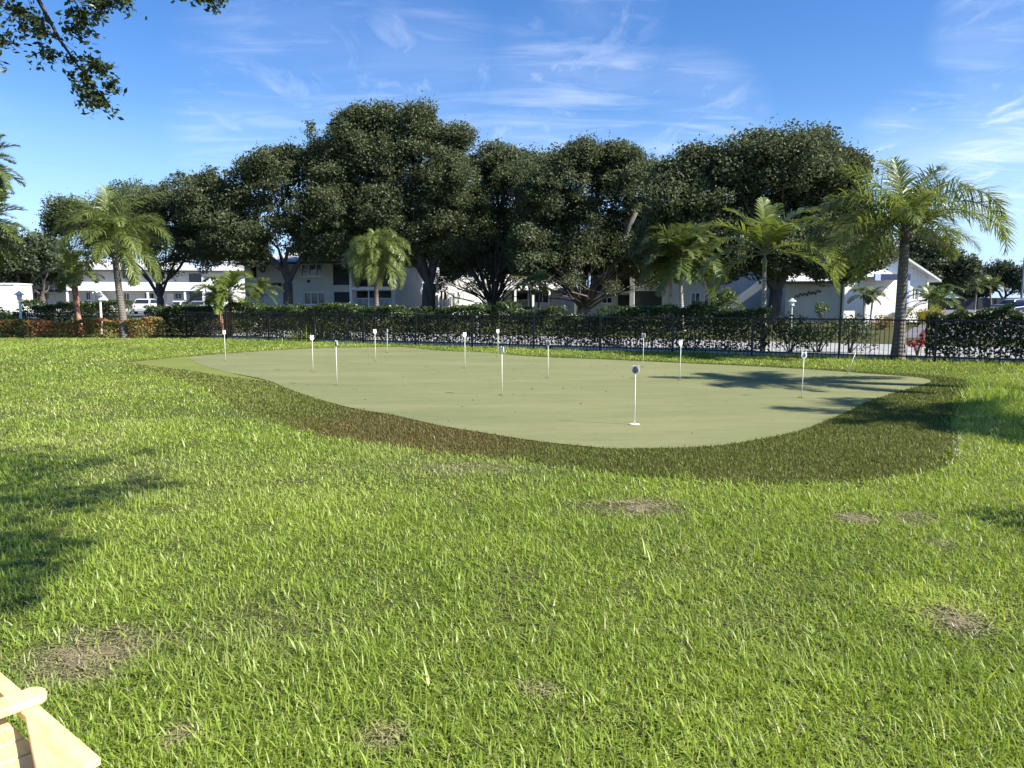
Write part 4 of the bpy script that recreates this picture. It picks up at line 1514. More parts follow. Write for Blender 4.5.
for (px, py, pt, turn, plate, num, lean, label) in MARK:
    b = gz(px, py, GZ)
    Hh = (py - pt) * b.y / F
    root = empty('putting_marker', b, label, 'golf marker', G_M)
    Hp = Hh - (0.12 if plate else 0.0)
    dx = lean * Hp
    MB().tube([(0, 0, -0.02), (dx, 0, Hp + 0.01)], [0.0075, 0.0065], 8).build('pole', M['pole_plastic'], root, smooth=True)
    cup = MB()
    ring = []
    for k in range(28):
        an = 2 * math.pi * k / 28
        ring.append((math.cos(an), math.sin(an)))
    cr = 0.07 if px == 634.5 else 0.056
    cup.add([(x * cr, y * cr, 0.004) for x, y in ring] + [(x * cr * .97, y * cr * .97, 0.009) for x, y in ring] + [(x * cr * .25, y * cr * .25, 0.009) for x, y in ring],
            [(i, (i + 1) % 28, (i + 1) % 28 + 28, i + 28) for i in range(28)] + [(i + 28, (i + 1) % 28 + 28, (i + 1) % 28 + 56, i + 56) for i in range(28)])
    cup.build('cup_rim', M['sign_plastic'] if px == 634.5 else M['green'], root)
    if plate:
        Mp = Matrix.Translation((dx, -0.006, Hp)) @ Matrix.Rotation(R(turn), 4, 'Z')
        pm = MB().prism(plate_outline, 0.012, Mp).build('sign_plate', M['sign_plastic'], root, bevel=0.0015)
        if plate == 'grey' or num:
            fc = MB()
            pts = []
            for k in range(20):
                an = 2 * math.pi * k / 20
                s_ = 0.040 if plate == 'grey' else 0.033
                pts.append((s_ * math.cos(an), 0.050 + s_ * math.sin(an)))
            fc.prism(pts, 0.003, Mp @ Matrix.Translation((0, -0.0035, 0)))
            fc.build('sign_face', M['sign_grey_shaded'] if (plate == 'grey' or num == '3') else M['sign_plastic'], pm)
        sl = MB().box(-0.022, 0.022, -0.003, 0.0, 0.088, 0.099)
        sl.v = [tuple(Mp @ Vector(p)) for p in sl.v]
        sl.build('slot', M['sign_ink'], pm)
        if num:
            tm = text_mesh(num, 0.062, 0.001, M['sign_ink'], pm, 'numeral')
            tm.matrix_local = Mp @ Matrix.Translation((0, -0.0052, 0.050)) @ Matrix.Rotation(math.pi / 2, 4, 'X')


# ------------------------------------------------------------------ lantern posts, signs, poles
def lantern(px, Y, htop, capw, label, mat='white_paint'):
    b = gp(px, Y)
    root = empty('lantern_post', b, label, 'lantern', 'white garden lantern posts')
    MB().tube([(0, 0, -.05), (0, 0, .05), (0, 0, .06), (0, 0, htop - .42)], [.09, .09, .055, .05], 10).build('post', M[mat], root, smooth=False)
    c = capw / 2
    h = MB()
    h.tube([(0, 0, htop - .42), (0, 0, htop - .40), (0, 0, htop - .38)], [.05, c * .62, c * .62], 10)
    h.tube([(0, 0, htop - .20), (0, 0, htop - .18), (0, 0, htop - .05), (0, 0, htop)], [c * .6, c, c * .35, c * .10], 12)
    h.build('lamp_cap', M[mat], root)
    MB().tube([(0, 0, htop - .38), (0, 0, htop - .20)], [c * .42, c * .52], 10).build('lamp_glass', M['trim'], root)


lantern(19.5, 34.7, 2.02, .46, 'white lantern post at the photo edge behind the red hedge')
lantern(100, 36, 2.00, .46, 'white lantern post left of the tall curved palm trunk')
lantern(477, 33.5, 1.72, .42, 'white lantern post before the low multi stemmed oak')
lantern(792, 41, 1.70, .50, 'shaded lantern post before the low white wing', 'stucco_shaded')  # white post; its shade is put in by the darker colour
b = gp(170, 60)
sg = empty('notice_sign', b, 'blank grey notice board on a post beside the white parked cars', 'sign')
MB().box(-.04, .04, -.03, .03, -.05, 1.2).build('post', M['grey_metal'], sg)
MB().box(-.24, .24, -.06, -.032, 1.18, 2.05).build('board', M['grey_metal'], sg, bevel=.01)
b = gp(47, 60)
sg = empty('street_lantern', b, 'slim black lantern post left of the pink trunked palm', 'lantern')
MB().tube([(0, 0, -.05), (0, 0, 1.65)], [.05, .04], 8).build('post', M['black_metal'], sg)
MB().tube([(0, 0, 1.65), (0, 0, 1.72), (0, 0, 2.0), (0, 0, 2.02), (0, 0, 2.2)], [.05, .13, .16, .2, .02], 8).build('lamp_cap', M['black_metal'], sg)
b = gp(1021.5, 112)
o = MB().tube([(0, 0, -.1), (0, 0, 7.6)], [.17, .11], 8).box(-.6, .6, -.06, .06, 7.0, 7.12).build('utility_pole', M['grey_metal'])
o.location = b
tag(o, 'grey utility pole standing at the back of the parking lot', 'utility pole')
wl = MB()
p0, p1 = gp(905, 121), gp(1130, 116)
d = (p1 - p0)
Lw = d.length
wl.box(0, Lw, 0, .2, -.1, 1.72)
wl.box(-.03, Lw + .03, -.04, .24, 1.72, 1.82)
for i in range(12):
    wl.box(i * Lw / 12, i * Lw / 12 + .4, -.08, 0.0, -.1, 1.70)
o = wl.build('boundary_wall', M['wall_grey'])
o.location = p0
o.rotation_euler = (0, 0, math.atan2(d.y, d.x))
tag(o, 'dark grey boundary wall at the far end of the parking lot', 'wall')


# ------------------------------------------------------------------ cars
def car(px, Y, rz, kind, paint, label, group='cars parked by the buildings'):
    b = gp(px, Y)
    root = empty('parked_car', b, label, 'car', group, R(rz))
    if kind == 'suv':
        Lc, Wc, H = 4.7, 1.9, 1.68
        body = [(-2.3, .32), (-2.35, .75), (-2.25, 1.02), (-.9, 1.05), (2.05, 1.08), (2.33, 1.0), (2.35, .55), (2.28, .30)]
        cab = [(-1.25, 1.03), (-.55, 1.58), (0.2, 1.68), (1.55, 1.66), (2.12, 1.06)]
    else:
        Lc, Wc, H = 4.6, 1.8, 1.46
        body = [(-2.25, .28), (-2.3, .62), (-2.15, .82), (-.95, .94), (1.55, .98), (2.22, .94), (2.3, .6), (2.22, .28)]
        cab = [(-1.15, .92), (-.25, 1.42), (.45, 1.46), (1.15, 1.38), (1.85, .96)]

    def loft(poly, w0, w1, zlo, zhi):
        m = MB()
        n_ = len(poly)
        vs = []
        for s in (-1, 1):
            for x, z in poly:
                t = (z - zlo) / max(zhi - zlo, 1e-6)
                vs.append((x, s * (w0 + (w1 - w0) * t) / 2, z))
        fs = [tuple(range(n_)), tuple(reversed(range(n_, 2 * n_)))]
        for i in range(n_):
            j = (i + 1) % n_
            fs.append((j, i, i + n_, j + n_))
        m.add(vs, fs)
        return m
    loft(body, Wc, Wc * 0.95, .3, 1.05).build('body', M[paint], root, bevel=.06, smooth=False)
    zl, zh = cab[0][1], max(p[1] for p in cab)
    cabin = loft(cab, Wc * .93, Wc * .74, zl, zh).build('cabin', M[paint], root, bevel=.04)
    cx = sum(p[0] for p in cab) / len(cab)
    cz = (zl + zh) / 2
    g = [(cx + (x - cx) * .86, cz + .03 + (z - cz) * .72) for x, z in cab]
    loft(g, Wc * .945, Wc * .775, zl, zh).build('window', M['glass'], cabin)
    f0, f1 = cab[0], cab[1]
    r0_, r1_ = cab[-1], cab[-2]
    for (p, q_, nm, sx) in ((f0, f1, 'windscreen', -1), (r0_, r1_, 'rear_window', 1)):
        m = MB()
        a_ = (p[0] + (q_[0] - p[0]) * .14, p[1] + (q_[1] - p[1]) * .14)
        c_ = (p[0] + (q_[0] - p[0]) * .86, p[1] + (q_[1] - p[1]) * .86)
        o_ = sx * .02
        wa, wc_ = Wc * .40, Wc * .34
        m.add([(a_[0] + o_, -wa, a_[1] + .015), (a_[0] + o_, wa, a_[1] + .015), (c_[0] + o_, wc_, c_[1] + .015), (c_[0] + o_, -wc_, c_[1] + .015)], [(0, 1, 2, 3)] if sx < 0 else [(3, 2, 1, 0)])
        m.build(nm, M['glass'], cabin)
    for sx in (-1.42, 1.38):
        for sy in (-1, 1):
            w_ = empty_part('wheel', root)
            MB().tube([(sx, sy * (Wc / 2 - .21), .33), (sx, sy * (Wc / 2 + .012), .33)], [.33, .33], 18).build('tyre', M['rubber'], w_)
            MB().tube([(sx, sy * (Wc / 2 - .1), .33), (sx, sy * (Wc / 2 + .022), .33)], [.2, .2], 12).build('rim', M['grey_metal'], w_)
    for sy in (-1, 1):
        MB().box(2.2, 2.365, sy * Wc * .46 - .12, sy * Wc * .46 + .06 if sy < 0 else sy * Wc * .46 + .0, .72, .95).build('tail_lamp', M['tail'], root)
        MB().box(-2.36, -2.2, sy * Wc * .42 - .14, sy * Wc * .42 + .14, .6, .74).build('headlight', M['trim'], root)
    MB().box(2.28, 2.375, -.26, .26, .6, .72).build('number_plate', M['trim'], root)
    return root


def empty_part(name, parent):
    o = bpy.data.objects.new(name, None)
    o.empty_display_size = .1
    return link(o, parent)


# rear faces +x of the model: rz = -90 turns the rear to the camera
car(148, 86, -84, 'suv', 'car_white', 'white parked car with dark rear window left of the forked oak trunk')
car(179, 86, -88, 'sedan', 'car_white', 'low white sedan parked right of the grey notice board')
car(200, 88, -80, 'sedan', 'car_silver', 'silver car parked behind the bright green bush')
car(88, 88, -20, 'sedan', 'car_dark', 'dark sedan parked beside the outside stairs')
car(1013, 90, 20, 'suv', 'car_silver', 'silver car parked at the end of the lot near the utility pole')
car(1025, 80, 15, 'sedan', 'car_blue', 'dark blue car cut by the photo edge in the parking lot')


# ------------------------------------------------------------------ buildings
class Facade:
    def __init__(self, px, Y, ang, name, label, px0=None):
        self.a = R(ang)
        self.O = Vector(((px - 512) / F * Y, Y))
        self.u = Vector((math.cos(self.a), math.sin(self.a)))
        self.root = empty(name, (self.O.x, self.O.y, 0), label, 'building', 'white apartment buildings', self.a)

    def U(self, px):
        k = (px - 512) / F
        return (k * self.O.y - self.O.x) / (self.u.x - k * self.u.y)

    def Z(self, py, px):
        p = self.O + self.u * self.U(px)
        return dp(px, py, p.y).z

    def rect(self, x0, y0, x1, y1):
        xm = (x0 + x1) / 2
        za, zb = self.Z(y1, xm), self.Z(y0, xm)
        return self.U(x0), self.U(x1), max(za, 0.02), zb

    def wall(self, u0, u1, z0, z1, ops, mat='stucco', v0=0.0, v1=0.25, name='wall'):
        us = sorted(set([u0, u1] + [min(max(k, u0), u1) for o in ops for k in o[:2]]))
        zs = sorted(set([z0, z1] + [min(max(k, z0), z1) for o in ops for k in o[2:4]]))
        m = MB()
        for i in range(len(us) - 1):
            for j in range(len(zs) - 1):
                cu, cz_ = (us[i] + us[i + 1]) / 2, (zs[j] + zs[j + 1]) / 2
                if us[i + 1] - us[i] < 1e-4 or zs[j + 1] - zs[j] < 1e-4:
                    continue
                if any(o[0] < cu < o[1] and o[2] < cz_ < o[3] for o in ops):
                    continue
                m.box(us[i], us[i + 1], v0, v1, zs[j], zs[j + 1])
        return m.build(name, M[mat], self.root)

    def window(self, r, panes=2, sill=True, v=0.05, frame='trim', glass='glass', name='window'):
        u0, u1, z0, z1 = r
        m = MB()
        t = .07
        m.box(u0, u1, v, v + .08, z0, z0 + t).box(u0, u1, v, v + .08, z1 - t, z1)
        m.box(u0, u0 + t, v, v + .08, z0 + t, z1 - t).box(u1 - t, u1, v, v + .08, z0 + t, z1 - t)
        for k in range(1, panes):
            x = u0 + (u1 - u0) * k / panes
            m.box(x - t / 2, x + t / 2, v, v + .08, z0 + t, z1 - t)
        w = m.build(name, M[frame], self.root)
        MB().box(u0 + .01, u1 - .01, v + .085, v + .12, z0 + .01, z1 - .01).build('pane', M[glass], w)
        if sill:
            MB().box(u0 - .06, u1 + .06, -.06, v - .003, z0 - .07, z0 - .003).build('sill', M[frame], w)
        return w

    def recess(self, r, depth=1.6, rail=None, mat='interior', name='balcony', v=0.25):
        """back wall, floor and side returns behind an opening; a dark insect screen keeps it dim"""
        u0, u1, z0, z1 = r
        m = MB()
        m.box(u0 - .1, u1 + .1, v + depth, v + depth + .1, z0 - .1, z1 + .1)
        m.box(u0 - .1, u0 - .003, v + .003, v + depth, z0 - .1, z1 + .1).box(u1 + .003, u1 + .1, v + .003, v + depth, z0 - .1, z1 + .1)
        m.box(u0 - .1, u1 + .1, v + .003, v + depth, z1 + .003, z1 + .1).box(u0 - .1, u1 + .1, v + .003, v + depth, z0 - .1, z0 - .003)
        b_ = m.build(name, M[mat], self.root)
        return b_

    def part(self, name, mat, m, parent=None, **k):
        return m.build(name, M[mat], parent or self.root, **k)

    def hip(self, u0, u1, v0, v1, z0, z1, over=.5, inset=4.0, name='roof', gable=False):
        u0 -= over
        u1 += over
        v0 -= over
        v1 += over
        vm = (v0 + v1) / 2
        k = 0.0 if gable else inset
        m = MB()
        m.add([(u0, v0, z0), (u1, v0, z0), (u1, v1, z0), (u0, v1, z0), (u0 + k, vm, z1), (u1 - k, vm, z1)],
              [(0, 1, 5, 4), (1, 2, 5), (2, 3, 4, 5), (3, 0, 4), (0, 3, 2, 1)])
        r_ = m.build(name, M['roof'], self.root)
        f_ = MB()
        f_.box(u0 - .02, u1 + .02, v0 - .04, v0 - .003, z0 - .2, z0 + .03).box(u0 - .02, u1 + .02, v1 + .003, v1 + .04, z0 - .2, z0 + .03)
        f_.box(u0 - .06, u0 - .022, v0 - .04, v1 + .04, z0 - .2, z0 + .03).box(u1 + .022, u1 + .06, v0 - .04, v1 + .04, z0 - .2, z0 + .03)
        f_.build('fascia', M['dark_trim'] if not gable else M['trim'], r_)
        return r_


def shell(fc, u0, u1, depth, z1, mat='stucco'):
    m = MB()
    m.box(u0, u0 + .25, .253, depth, -.1, z1).box(u1 - .25, u1, .253, depth, -.1, z1).box(u0 + .253, u1 - .253, depth - .25, depth, -.1, z1)
    return fc.part('wall', mat, m)


# --- far apartment block on the left with an outside gallery
f = Facade(120, 102, 14, 'apartment_building', 'long white two storey block with an outside gallery behind the left palms')
u0, u1 = f.U(20), f.U(206)
ze = f.Z(270, 120)
ops = [f.rect(*q) for q in [(26, 272, 39, 280), (87, 271, 91.5, 277.5), (122.5, 271.5, 129, 278.5), (32, 292, 40, 301), (85, 292, 89.5, 300), (123, 293, 129, 300), (144, 293, 154, 299), (160, 271.5, 166, 278), (175, 293, 182, 299)]]
dr = [f.rect(*q) for q in [(44, 271, 48, 283), (98, 272, 102, 283), (58, 293, 62.5, 308), (92, 292.5, 96, 308), (137, 272, 141, 283), (190, 273, 203, 284), (190, 291, 203, 308)]]
f.wall(u0, u1, -.1, ze, ops + dr, v0=1.6, v1=1.85)
shell(f, u0, u1, 11, ze)
for o_ in ops:
    f.window(o_, 2, v=1.65, sill=False)
for o_ in dr:
    m = MB().box(o_[0], o_[1], 1.72, 1.8, o_[2], o_[3])
    f.part('door', 'glass' if o_[1] - o_[0] > 1.2 else 'trim', m)
zs = f.Z(289.5, 120)
zr = f.Z(282, 120)
f.part('gallery_floor', 'trim', MB().box(f.U(70), u1, -.1, 1.6, zs - .15, zs))
f.part('gallery_floor', 'blue', MB().box(f.U(37), f.U(69.6), -.05, 1.6, zs - .3, zs - .02))
f.part('parapet', 'trim', MB().box(f.U(70), u1 - .2, -.1, .02, zs + .003, zr))
rl = MB()
ua, ub = f.U(38), f.U(69.5)
rl.box(ua, ub, -.04, .02, zr - .06, zr)
nb = int((ub - ua) / .22)
for i in range(nb + 1):
    x = ua + (ub - ua) * i / nb
    rl.box(x - .02, x + .02, -.03, .01, zs, zr - .06)
f.part('railing', 'trim', rl)
for px in (70, 96, 120, 150, 187):
    x = f.U(px)
    f.part('column', 'trim', MB().box(x - .12, x + .12, .03, .27, 0, zs - .15))
st = MB()
ua, ub = f.U(100), f.U(118)
for i in range(14):
    x = ua + (ub - ua) * i / 14
    z = zs - zs * i / 14
    st.box(x, x + (ub - ua) / 14 + .05, -1.5, -.12, z - .22, z - .02)
st.add([(ua, -1.56, zs + .85), (ub, -1.56, .85), (ub, -1.56, .2), (ua, -1.56, zs - .05), (ua, -1.5, zs + .85), (ub, -1.5, .85), (ub, -1.5, .2), (ua, -1.5, zs - .05)],
       [(0, 3, 2, 1), (4, 5, 6, 7), (0, 1, 5, 4), (3, 7, 6, 2), (0, 4, 7, 3), (1, 2, 6, 5)])
f.part('stair', 'trim', st)
f.hip(u0, u1, 0.6, 11, ze, f.Z(257.5, 120), over=.8, inset=5)

# --- block joining it, further right, lit on its end
f = Facade(222, 92, 16, 'apartment_building', 'white block with a pale lit end wall between the two leftmost oak trunks')
u0, u1 = f.U(207), f.U(247)
ze = f.Z(271, 225)
ops = [f.rect(*q) for q in [(213, 276, 219, 284), (226, 276, 232, 284), (213, 294, 219, 303), (226, 294, 232, 303)]]
f.wall(u0, u1, -.1, ze, ops)
shell(f, u0, u1, 11, ze)
for o_ in ops:
    f.window(o_, 2)
f.part('gallery_floor', 'trim', MB().box(u0 + .3, f.U(238), -1.2, -.003, f.Z(289, 225) - .3, f.Z(287, 225)))
f.part('parapet', 'trim', MB().box(u0 + .3, f.U(238), -1.2, -1.1, f.Z(287, 225) + .003, f.Z(281, 225)))
f.hip(u0, u1, 0, 11, ze, f.Z(257, 225), inset=4)

# --- white block, walls darkened to stand for shade, with screened balconies
f = Facade(300, 74, -17, 'apartment_building', 'shaded grey white block with screened balconies behind the spreading oak')
u0, u1 = f.U(247), f.U(396)
ze = f.Z(262.2, 300)
win = [f.rect(*q) for q in [(303, 263.8, 325, 276.5), (305, 292, 326, 304.5)]]
bal = [f.rect(*q) for q in [(334.5, 263.8, 351, 285), (335, 292, 351, 305), (357, 264, 392, 286.5), (357, 291, 392, 309), (253, 264.5, 259, 277)]]
f.wall(u0, u1, -.1, ze, win + bal, 'stucco_shaded')
shell(f, u0, u1, 11, ze, 'stucco_shaded')
for o_ in win:
    f.window(o_, 3)
for i, o_ in enumerate(bal):
    b_ = f.recess(o_, 1.7)
    if i < 2:
        m = MB().box(o_[0], o_[1], .12, .14, o_[2], o_[3])
        f.part('screen', 'screen', m, b_)
    if i in (2, 3):
        m = MB()
        zt = o_[2] + 1.0
        m.box(o_[0], o_[1], .05, .11, zt - .05, zt)
        k = 30
        for j in range(k + 1):
            x = o_[0] + (o_[1] - o_[0]) * j / k
            m.box(x - .018, x + .018, .06, .1, o_[2], zt - .05)
        f.part('railing', 'trim' if i == 3 else 'dark_trim', m, b_)
        for fr_ in (.36, .62):
            x = o_[0] + (o_[1] - o_[0]) * fr_
            f.part('post', 'trim', MB().box(x - .05, x + .05, .0, .1, zt if False else o_[2], o_[3]), b_)
x = f.U(353.5)
f.part('column', 'trim', MB().box(x - .14, x + .14, -.3, -.003, 0, ze))
zf = f.Z(288.7, 372)
f.part('gallery_floor', 'trim', MB().box(f.U(355), f.U(395), -.35, -.003, zf - .12, zf + .14))
f.part('ledge', 'dark_trim', MB().box(f.U(276), f.U(283), -.5, -.003, f.Z(286, 280), f.Z(283, 280)))
x, z = f.U(265.5), f.Z(269, 265.5)
wr = MB()
wr.tube([(x + .26 * math.cos(k * .5236), -.06, z + .28 * math.sin(k * .5236)) for k in range(13)], [.07] * 13, 6)
f.part('wreath', 'dark_trim', wr)
m = MB().box(f.U(309.2), f.U(311.8), -.08, -.003, f.Z(282.8, 310), f.Z(279.8, 310))
f.part('wall_lamp', 'dark_trim', m)
f.hip(u0, u1, 0, 11, ze, f.Z(245.5, 300), inset=4.5)

# --- block with white porch and stairs behind the multi stemmed oaks
f = Facade(400, 77, 13, 'apartment_building', 'white sunlit block with a ground floor porch behind the multi stemmed oaks')
u0, u1 = f.U(398), f.U(574)
ze = f.Z(258, 470)
win = [f.rect(*q) for q in [(533, 291, 552, 303), (463, 268, 473, 278), (545, 266, 556, 278), (418, 290, 424, 302)]]
bal = [f.rect(*q) for q in [(512, 266, 528, 286), (512, 292, 528, 309), (440, 266, 456, 286), (441, 292, 447, 309)]]
dor = [f.rect(*q) for q in [(449, 293, 455, 310)]]
f.wall(u0, u1, -.1, ze, win + bal + dor)
shell(f, u0, u1, 11, ze)
for o_ in win:
    f.window(o_, 2)
for o_ in bal:
    b_ = f.recess(o_, 1.7)
    m = MB()
    zt = o_[2] + .95
    m.box(o_[0], o_[1], .05, .11, zt - .05, zt)
    for j in range(15):
        x = o_[0] + (o_[1] - o_[0]) * j / 14
        m.box(x - .018, x + .018, .06, .1, o_[2], zt - .05)
    f.part('railing', 'trim', m, b_)
for o_ in dor:
    f.part('door', 'trim', MB().box(o_[0], o_[1], .12, .18, o_[2], o_[3]))
zf = f.Z(289, 535)
f.part('gallery_floor', 'trim', MB().box(f.U(510), f.U(562), -1.3, -.003, zf - .15, zf + .1))
for px in (512.5, 530, 546, 560):
    x = f.U(px)
    f.part('column', 'trim', MB().box(x - .1, x + .1, -1.3, -1.1, 0, zf - .15))
f.part('porch_wall', 'trim', MB().box(f.U(530), f.U(560), -1.25, -1.1, 0, .8))
for px in (443, 448, 453, 458):
    x = f.U(px)
    f.part('column', 'trim', MB().box(x - .08, x + .08, -.5, -.34, 0, f.Z(290, 450)))
f.part('landing', 'trim', MB().box(f.U(440), f.U(461), -.9, -.003, -.05, .5))
f.hip(u0, u1, 0, 11, ze, f.Z(243, 470), inset=4.5)

# --- building marked 7
f = Facade(680, 69, -15, 'apartment_building', 'shaded white building marked with a dark number 7 behind the dense twin palm')
u0, u1 = f.U(590), f.U(786)
ze = f.Z(252, 680)
win = [f.rect(*q) for q in [(601, 297, 611.5, 303.5), (689.5, 292.5, 699, 307), (703, 293, 712, 307.5), (714, 293, 724, 307.5), (692, 260, 702, 268), (704, 260, 713, 268), (726, 262, 738, 275)]]
bal = [f.rect(*q) for q in [(617, 276, 629, 291), (617, 295, 629, 309), (634, 260, 661, 283.5), (634, 291, 661, 308)]]
f.wall(u0, u1, -.1, ze, win + bal, 'stucco_shaded')
shell(f, u0, u1, 11, ze, 'stucco_shaded')
for o_ in win:
    f.window(o_, 2)
for i, o_ in enumerate(bal):
    b_ = f.recess(o_, 1.7)
    f.part('screen', 'screen', MB().box(o_[0], o_[1], .12, .14, o_[2], o_[3]), b_)
x = f.U(631.5)
f.part('column', 'stucco', MB().box(x - .2, x + .2, -.35, -.003, 0, ze))
tm = text_mesh('7', .95, .03, M['dark_trim'], f.root, 'numeral')
tm.location = (f.U(688.7), -.035, f.Z(275.3, 688))
tm.rotation_euler = (math.pi / 2, 0, 0)
f.part('wall_lamp', 'dark_trim', MB().box(f.U(686.7), f.U(691), -.16, -.003, f.Z(284, 688), f.Z(280.8, 688)))
f.hip(u0, u1, 0, 11, ze, f.Z(236, 680), inset=4.5)

# --- gabled house on the right with its low wing
f = Facade(840, 57, 12, 'gabled_house', 'sunlit white gabled house with a blue porch beam beside the driveway')
GABLE = f
f = Facade(838, 57, -16, 'side_wing', 'low shaded white wing with a dark iron wall ornament beside the gabled house')
ua, ub = f.U(784), f.U(838.5)
zw = f.Z(281.5, 812)
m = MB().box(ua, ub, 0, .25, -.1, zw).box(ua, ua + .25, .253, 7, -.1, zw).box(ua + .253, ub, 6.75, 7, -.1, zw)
f.part('wing_wall', 'stucco_shaded', m)
m = MB()
m.add([(ua - .4, -.5, zw), (ub + .3, -.5, zw), (ub + .3, 3.4, f.Z(261, 825)), (ua + 1.5, 3.4, f.Z(261, 825)), (ua - .4, 7.4, zw), (ub + .3, 7.4, zw)], [(0, 1, 2, 3), (3, 2, 5, 4), (0, 3, 4), (0, 4, 5, 1)])
wr_ = f.part('wing_roof', 'roof', m)
f.part('fascia', 'dark_trim', MB().box(ua - .42, ub + .3, -.56, -.51, zw - .2, zw + .02), wr_)
# dark iron ornament on the wing wall
orn = MB()
for k in range(6):
    cx_ = f.U(795 + k * 4.2)
    cz_ = f.Z(297 - 1.2 * (k % 2) - k * .8, 805)
    orn.tube([(cx_ - .2, -.03, cz_ - .08), (cx_ - .05, -.05, cz_ + .12), (cx_ + .12, -.03, cz_ - .05), (cx_ + .22, -.03, cz_ + .12)], [.02, .05, .05, .02], 5)
f.part('wall_ornament', 'dark_trim', orn)
# gable end, set a little forward
f = GABLE
ga, gb = f.U(839), f.U(920)
gz_ = f.Z(277, 880)
za = f.Z(251.5, 878)
um = (ga + gb) / 2
zl = f.Z(280, 878)
arch = f.rect(857.5, 289.5, 868.5, 303)
wins = [arch] + [f.rect(*q) for q in [(893, 287, 899, 300), (906, 288, 912, 300)]]
f.wall(ga, gb, -.1, zl, wins, 'stucco', v0=-.4, v1=-.15, name='wall')
for w_ in wins:
    f.window(w_, 2, v=-.34, sill=False)
m = MB()
ac = MB()
r_ = (arch[1] - arch[0]) / 2
uc = (arch[0] + arch[1]) / 2
ac.tube([(uc + (r_ + .12) * math.cos(math.pi * k / 10), -.44, arch[3] + (r_ * .55) * math.sin(math.pi * k / 10)) for k in range(11)], [.12] * 11, 6)
f.part('window_arch', 'trim', ac)
gm_ = MB()
gm_.prism([(ga, zl), (gb, zl), (gb, gz_), (um, za), (ga, gz_)], .25, Matrix.Translation((0, -.4, 0)))
f.part('gable', 'siding', gm_)
f.part('wall', 'siding', MB().box(ga, ga + .2, -.14, 9, zl, gz_ - .05).box(gb - .2, gb, -.14, 9, -.1, gz_ - .05).box(ga + .2, gb - .2, 8.8, 9, -.1, gz_ - .05))
ov = .7
sl_ = (za - gz_) / (um - ga)
m = MB()
t = .16
vs = []
for v in (-1.0, 9.4):
    vs += [(ga - ov, v, gz_ - sl_ * ov), (um, v, za), (gb + ov, v, gz_ - sl_ * ov), (gb + ov, v, gz_ - sl_ * ov + t), (um, v, za + t * 1.15), (ga - ov, v, gz_ - sl_ * ov + t)]
m.add(vs, [(0, 1, 7, 6), (1, 2, 8, 7), (2, 3, 9, 8), (3, 4, 10, 9), (4, 5, 11, 10), (5, 0, 6, 11), (0, 5, 4, 1), (1, 4, 3, 2), (6, 7, 10, 11), (7, 8, 9, 10)])
f.part('roof', 'roof', m)
f.part('porch_beam', 'blue', MB().box(f.U(860.5), f.U(889), -1.9, -1.7, zl - .05, zl + .38))
f.part('porch_beam', 'pale_blue', MB().box(f.U(855), f.U(860.3), -1.9, -1.7, zl - .08, zl + .38))
f.part('porch_roof', 'roof', MB().box(f.U(856), f.U(889), -1.68, -.42, zl + .1, zl + .2))
for px in (879, 884, 888):
    x = f.U(px)
    f.part('column', 'pale_blue' if px == 888 else 'trim', MB().box(x - .09, x + .09, -1.88, -1.7, 0, zl - .1))
f.part('garden_wall', 'white_paint', MB().box(f.U(841), f.U(869), -2.6, -2.4, -.05, f.Z(302.5, 855)))
for i in range(3):
    f.part('step', 'trim', MB().box(f.U(885), f.U(893), -2.4 + i * .35, -.43, -.02 + i * .22, .2 + i * .22))
# long side of the house beyond the palm
f.part('side_porch', 'trim', MB().box(gb + .01, f.U(937), 1.2, 1.4, -.05, f.Z(281, 925)))
f.part('side_porch_roof', 'roof', MB().box(gb + .01, f.U(937), .4, 5, f.Z(281, 925) + .003, f.Z(278, 925)))

# --- white shed at the far left
b = gp(-6, 84)
m = MB().box(-5, 2.0, 0, 5, -.1, 3.2).box(-5.1, 2.1, -.1, 5.1, 3.203, 3.38)
sh_ = m.build('white_shed', M['stucco'], None)
sh_.location = b
sh_.rotation_euler = (0, 0, R(12))
tag(sh_, 'plain white flat roofed shed at the photo edge', 'shed', None)

# ------------------------------------------------------------------ pine garden chair in the corner
za = 0.50
fr_in, fr_out = gz(30, 775, za), gz(101, 757, za)
bk_in, bk_out = gz(18, 713, za), gz(0, 671, za)
A = fr_out
d = Vector((bk_out.x - fr_out.x, bk_out.y - fr_out.y, 0)).normalized()       # towards the back of the chair
iv = Vector((d.y, -d.x, 0))
if iv.x > 0:
    iv = -iv                                                                  # towards the other arm
Mc = Matrix(((iv.x, d.x, 0, A.x), (iv.y, d.y, 0, A.y), (0, 0, 1, 0), (0, 0, 0, 1)))
chair = empty('garden_chair', A * Vector((1, 1, 0)).length * 0 + Vector((A.x, A.y, 0)), 'unpainted pine garden chair in the corner of the lawn', 'chair')
chair.rotation_euler = (0, 0, math.atan2(iv.y, iv.x))
flip = (Matrix.Rotation(math.atan2(iv.y, iv.x), 3, 'Z') @ Vector((0, 1, 0))).dot(d) < 0
sgn = -1 if flip else 1


def cpt(p):
    r_ = Mc.inverted() @ Vector((p.x, p.y, 0))
    return r_.x, r_.y


fi, fo_ = cpt(fr_in), cpt(fr_out)
bi, bo = cpt(bk_in), cpt(bk_out)
WD = 0.62


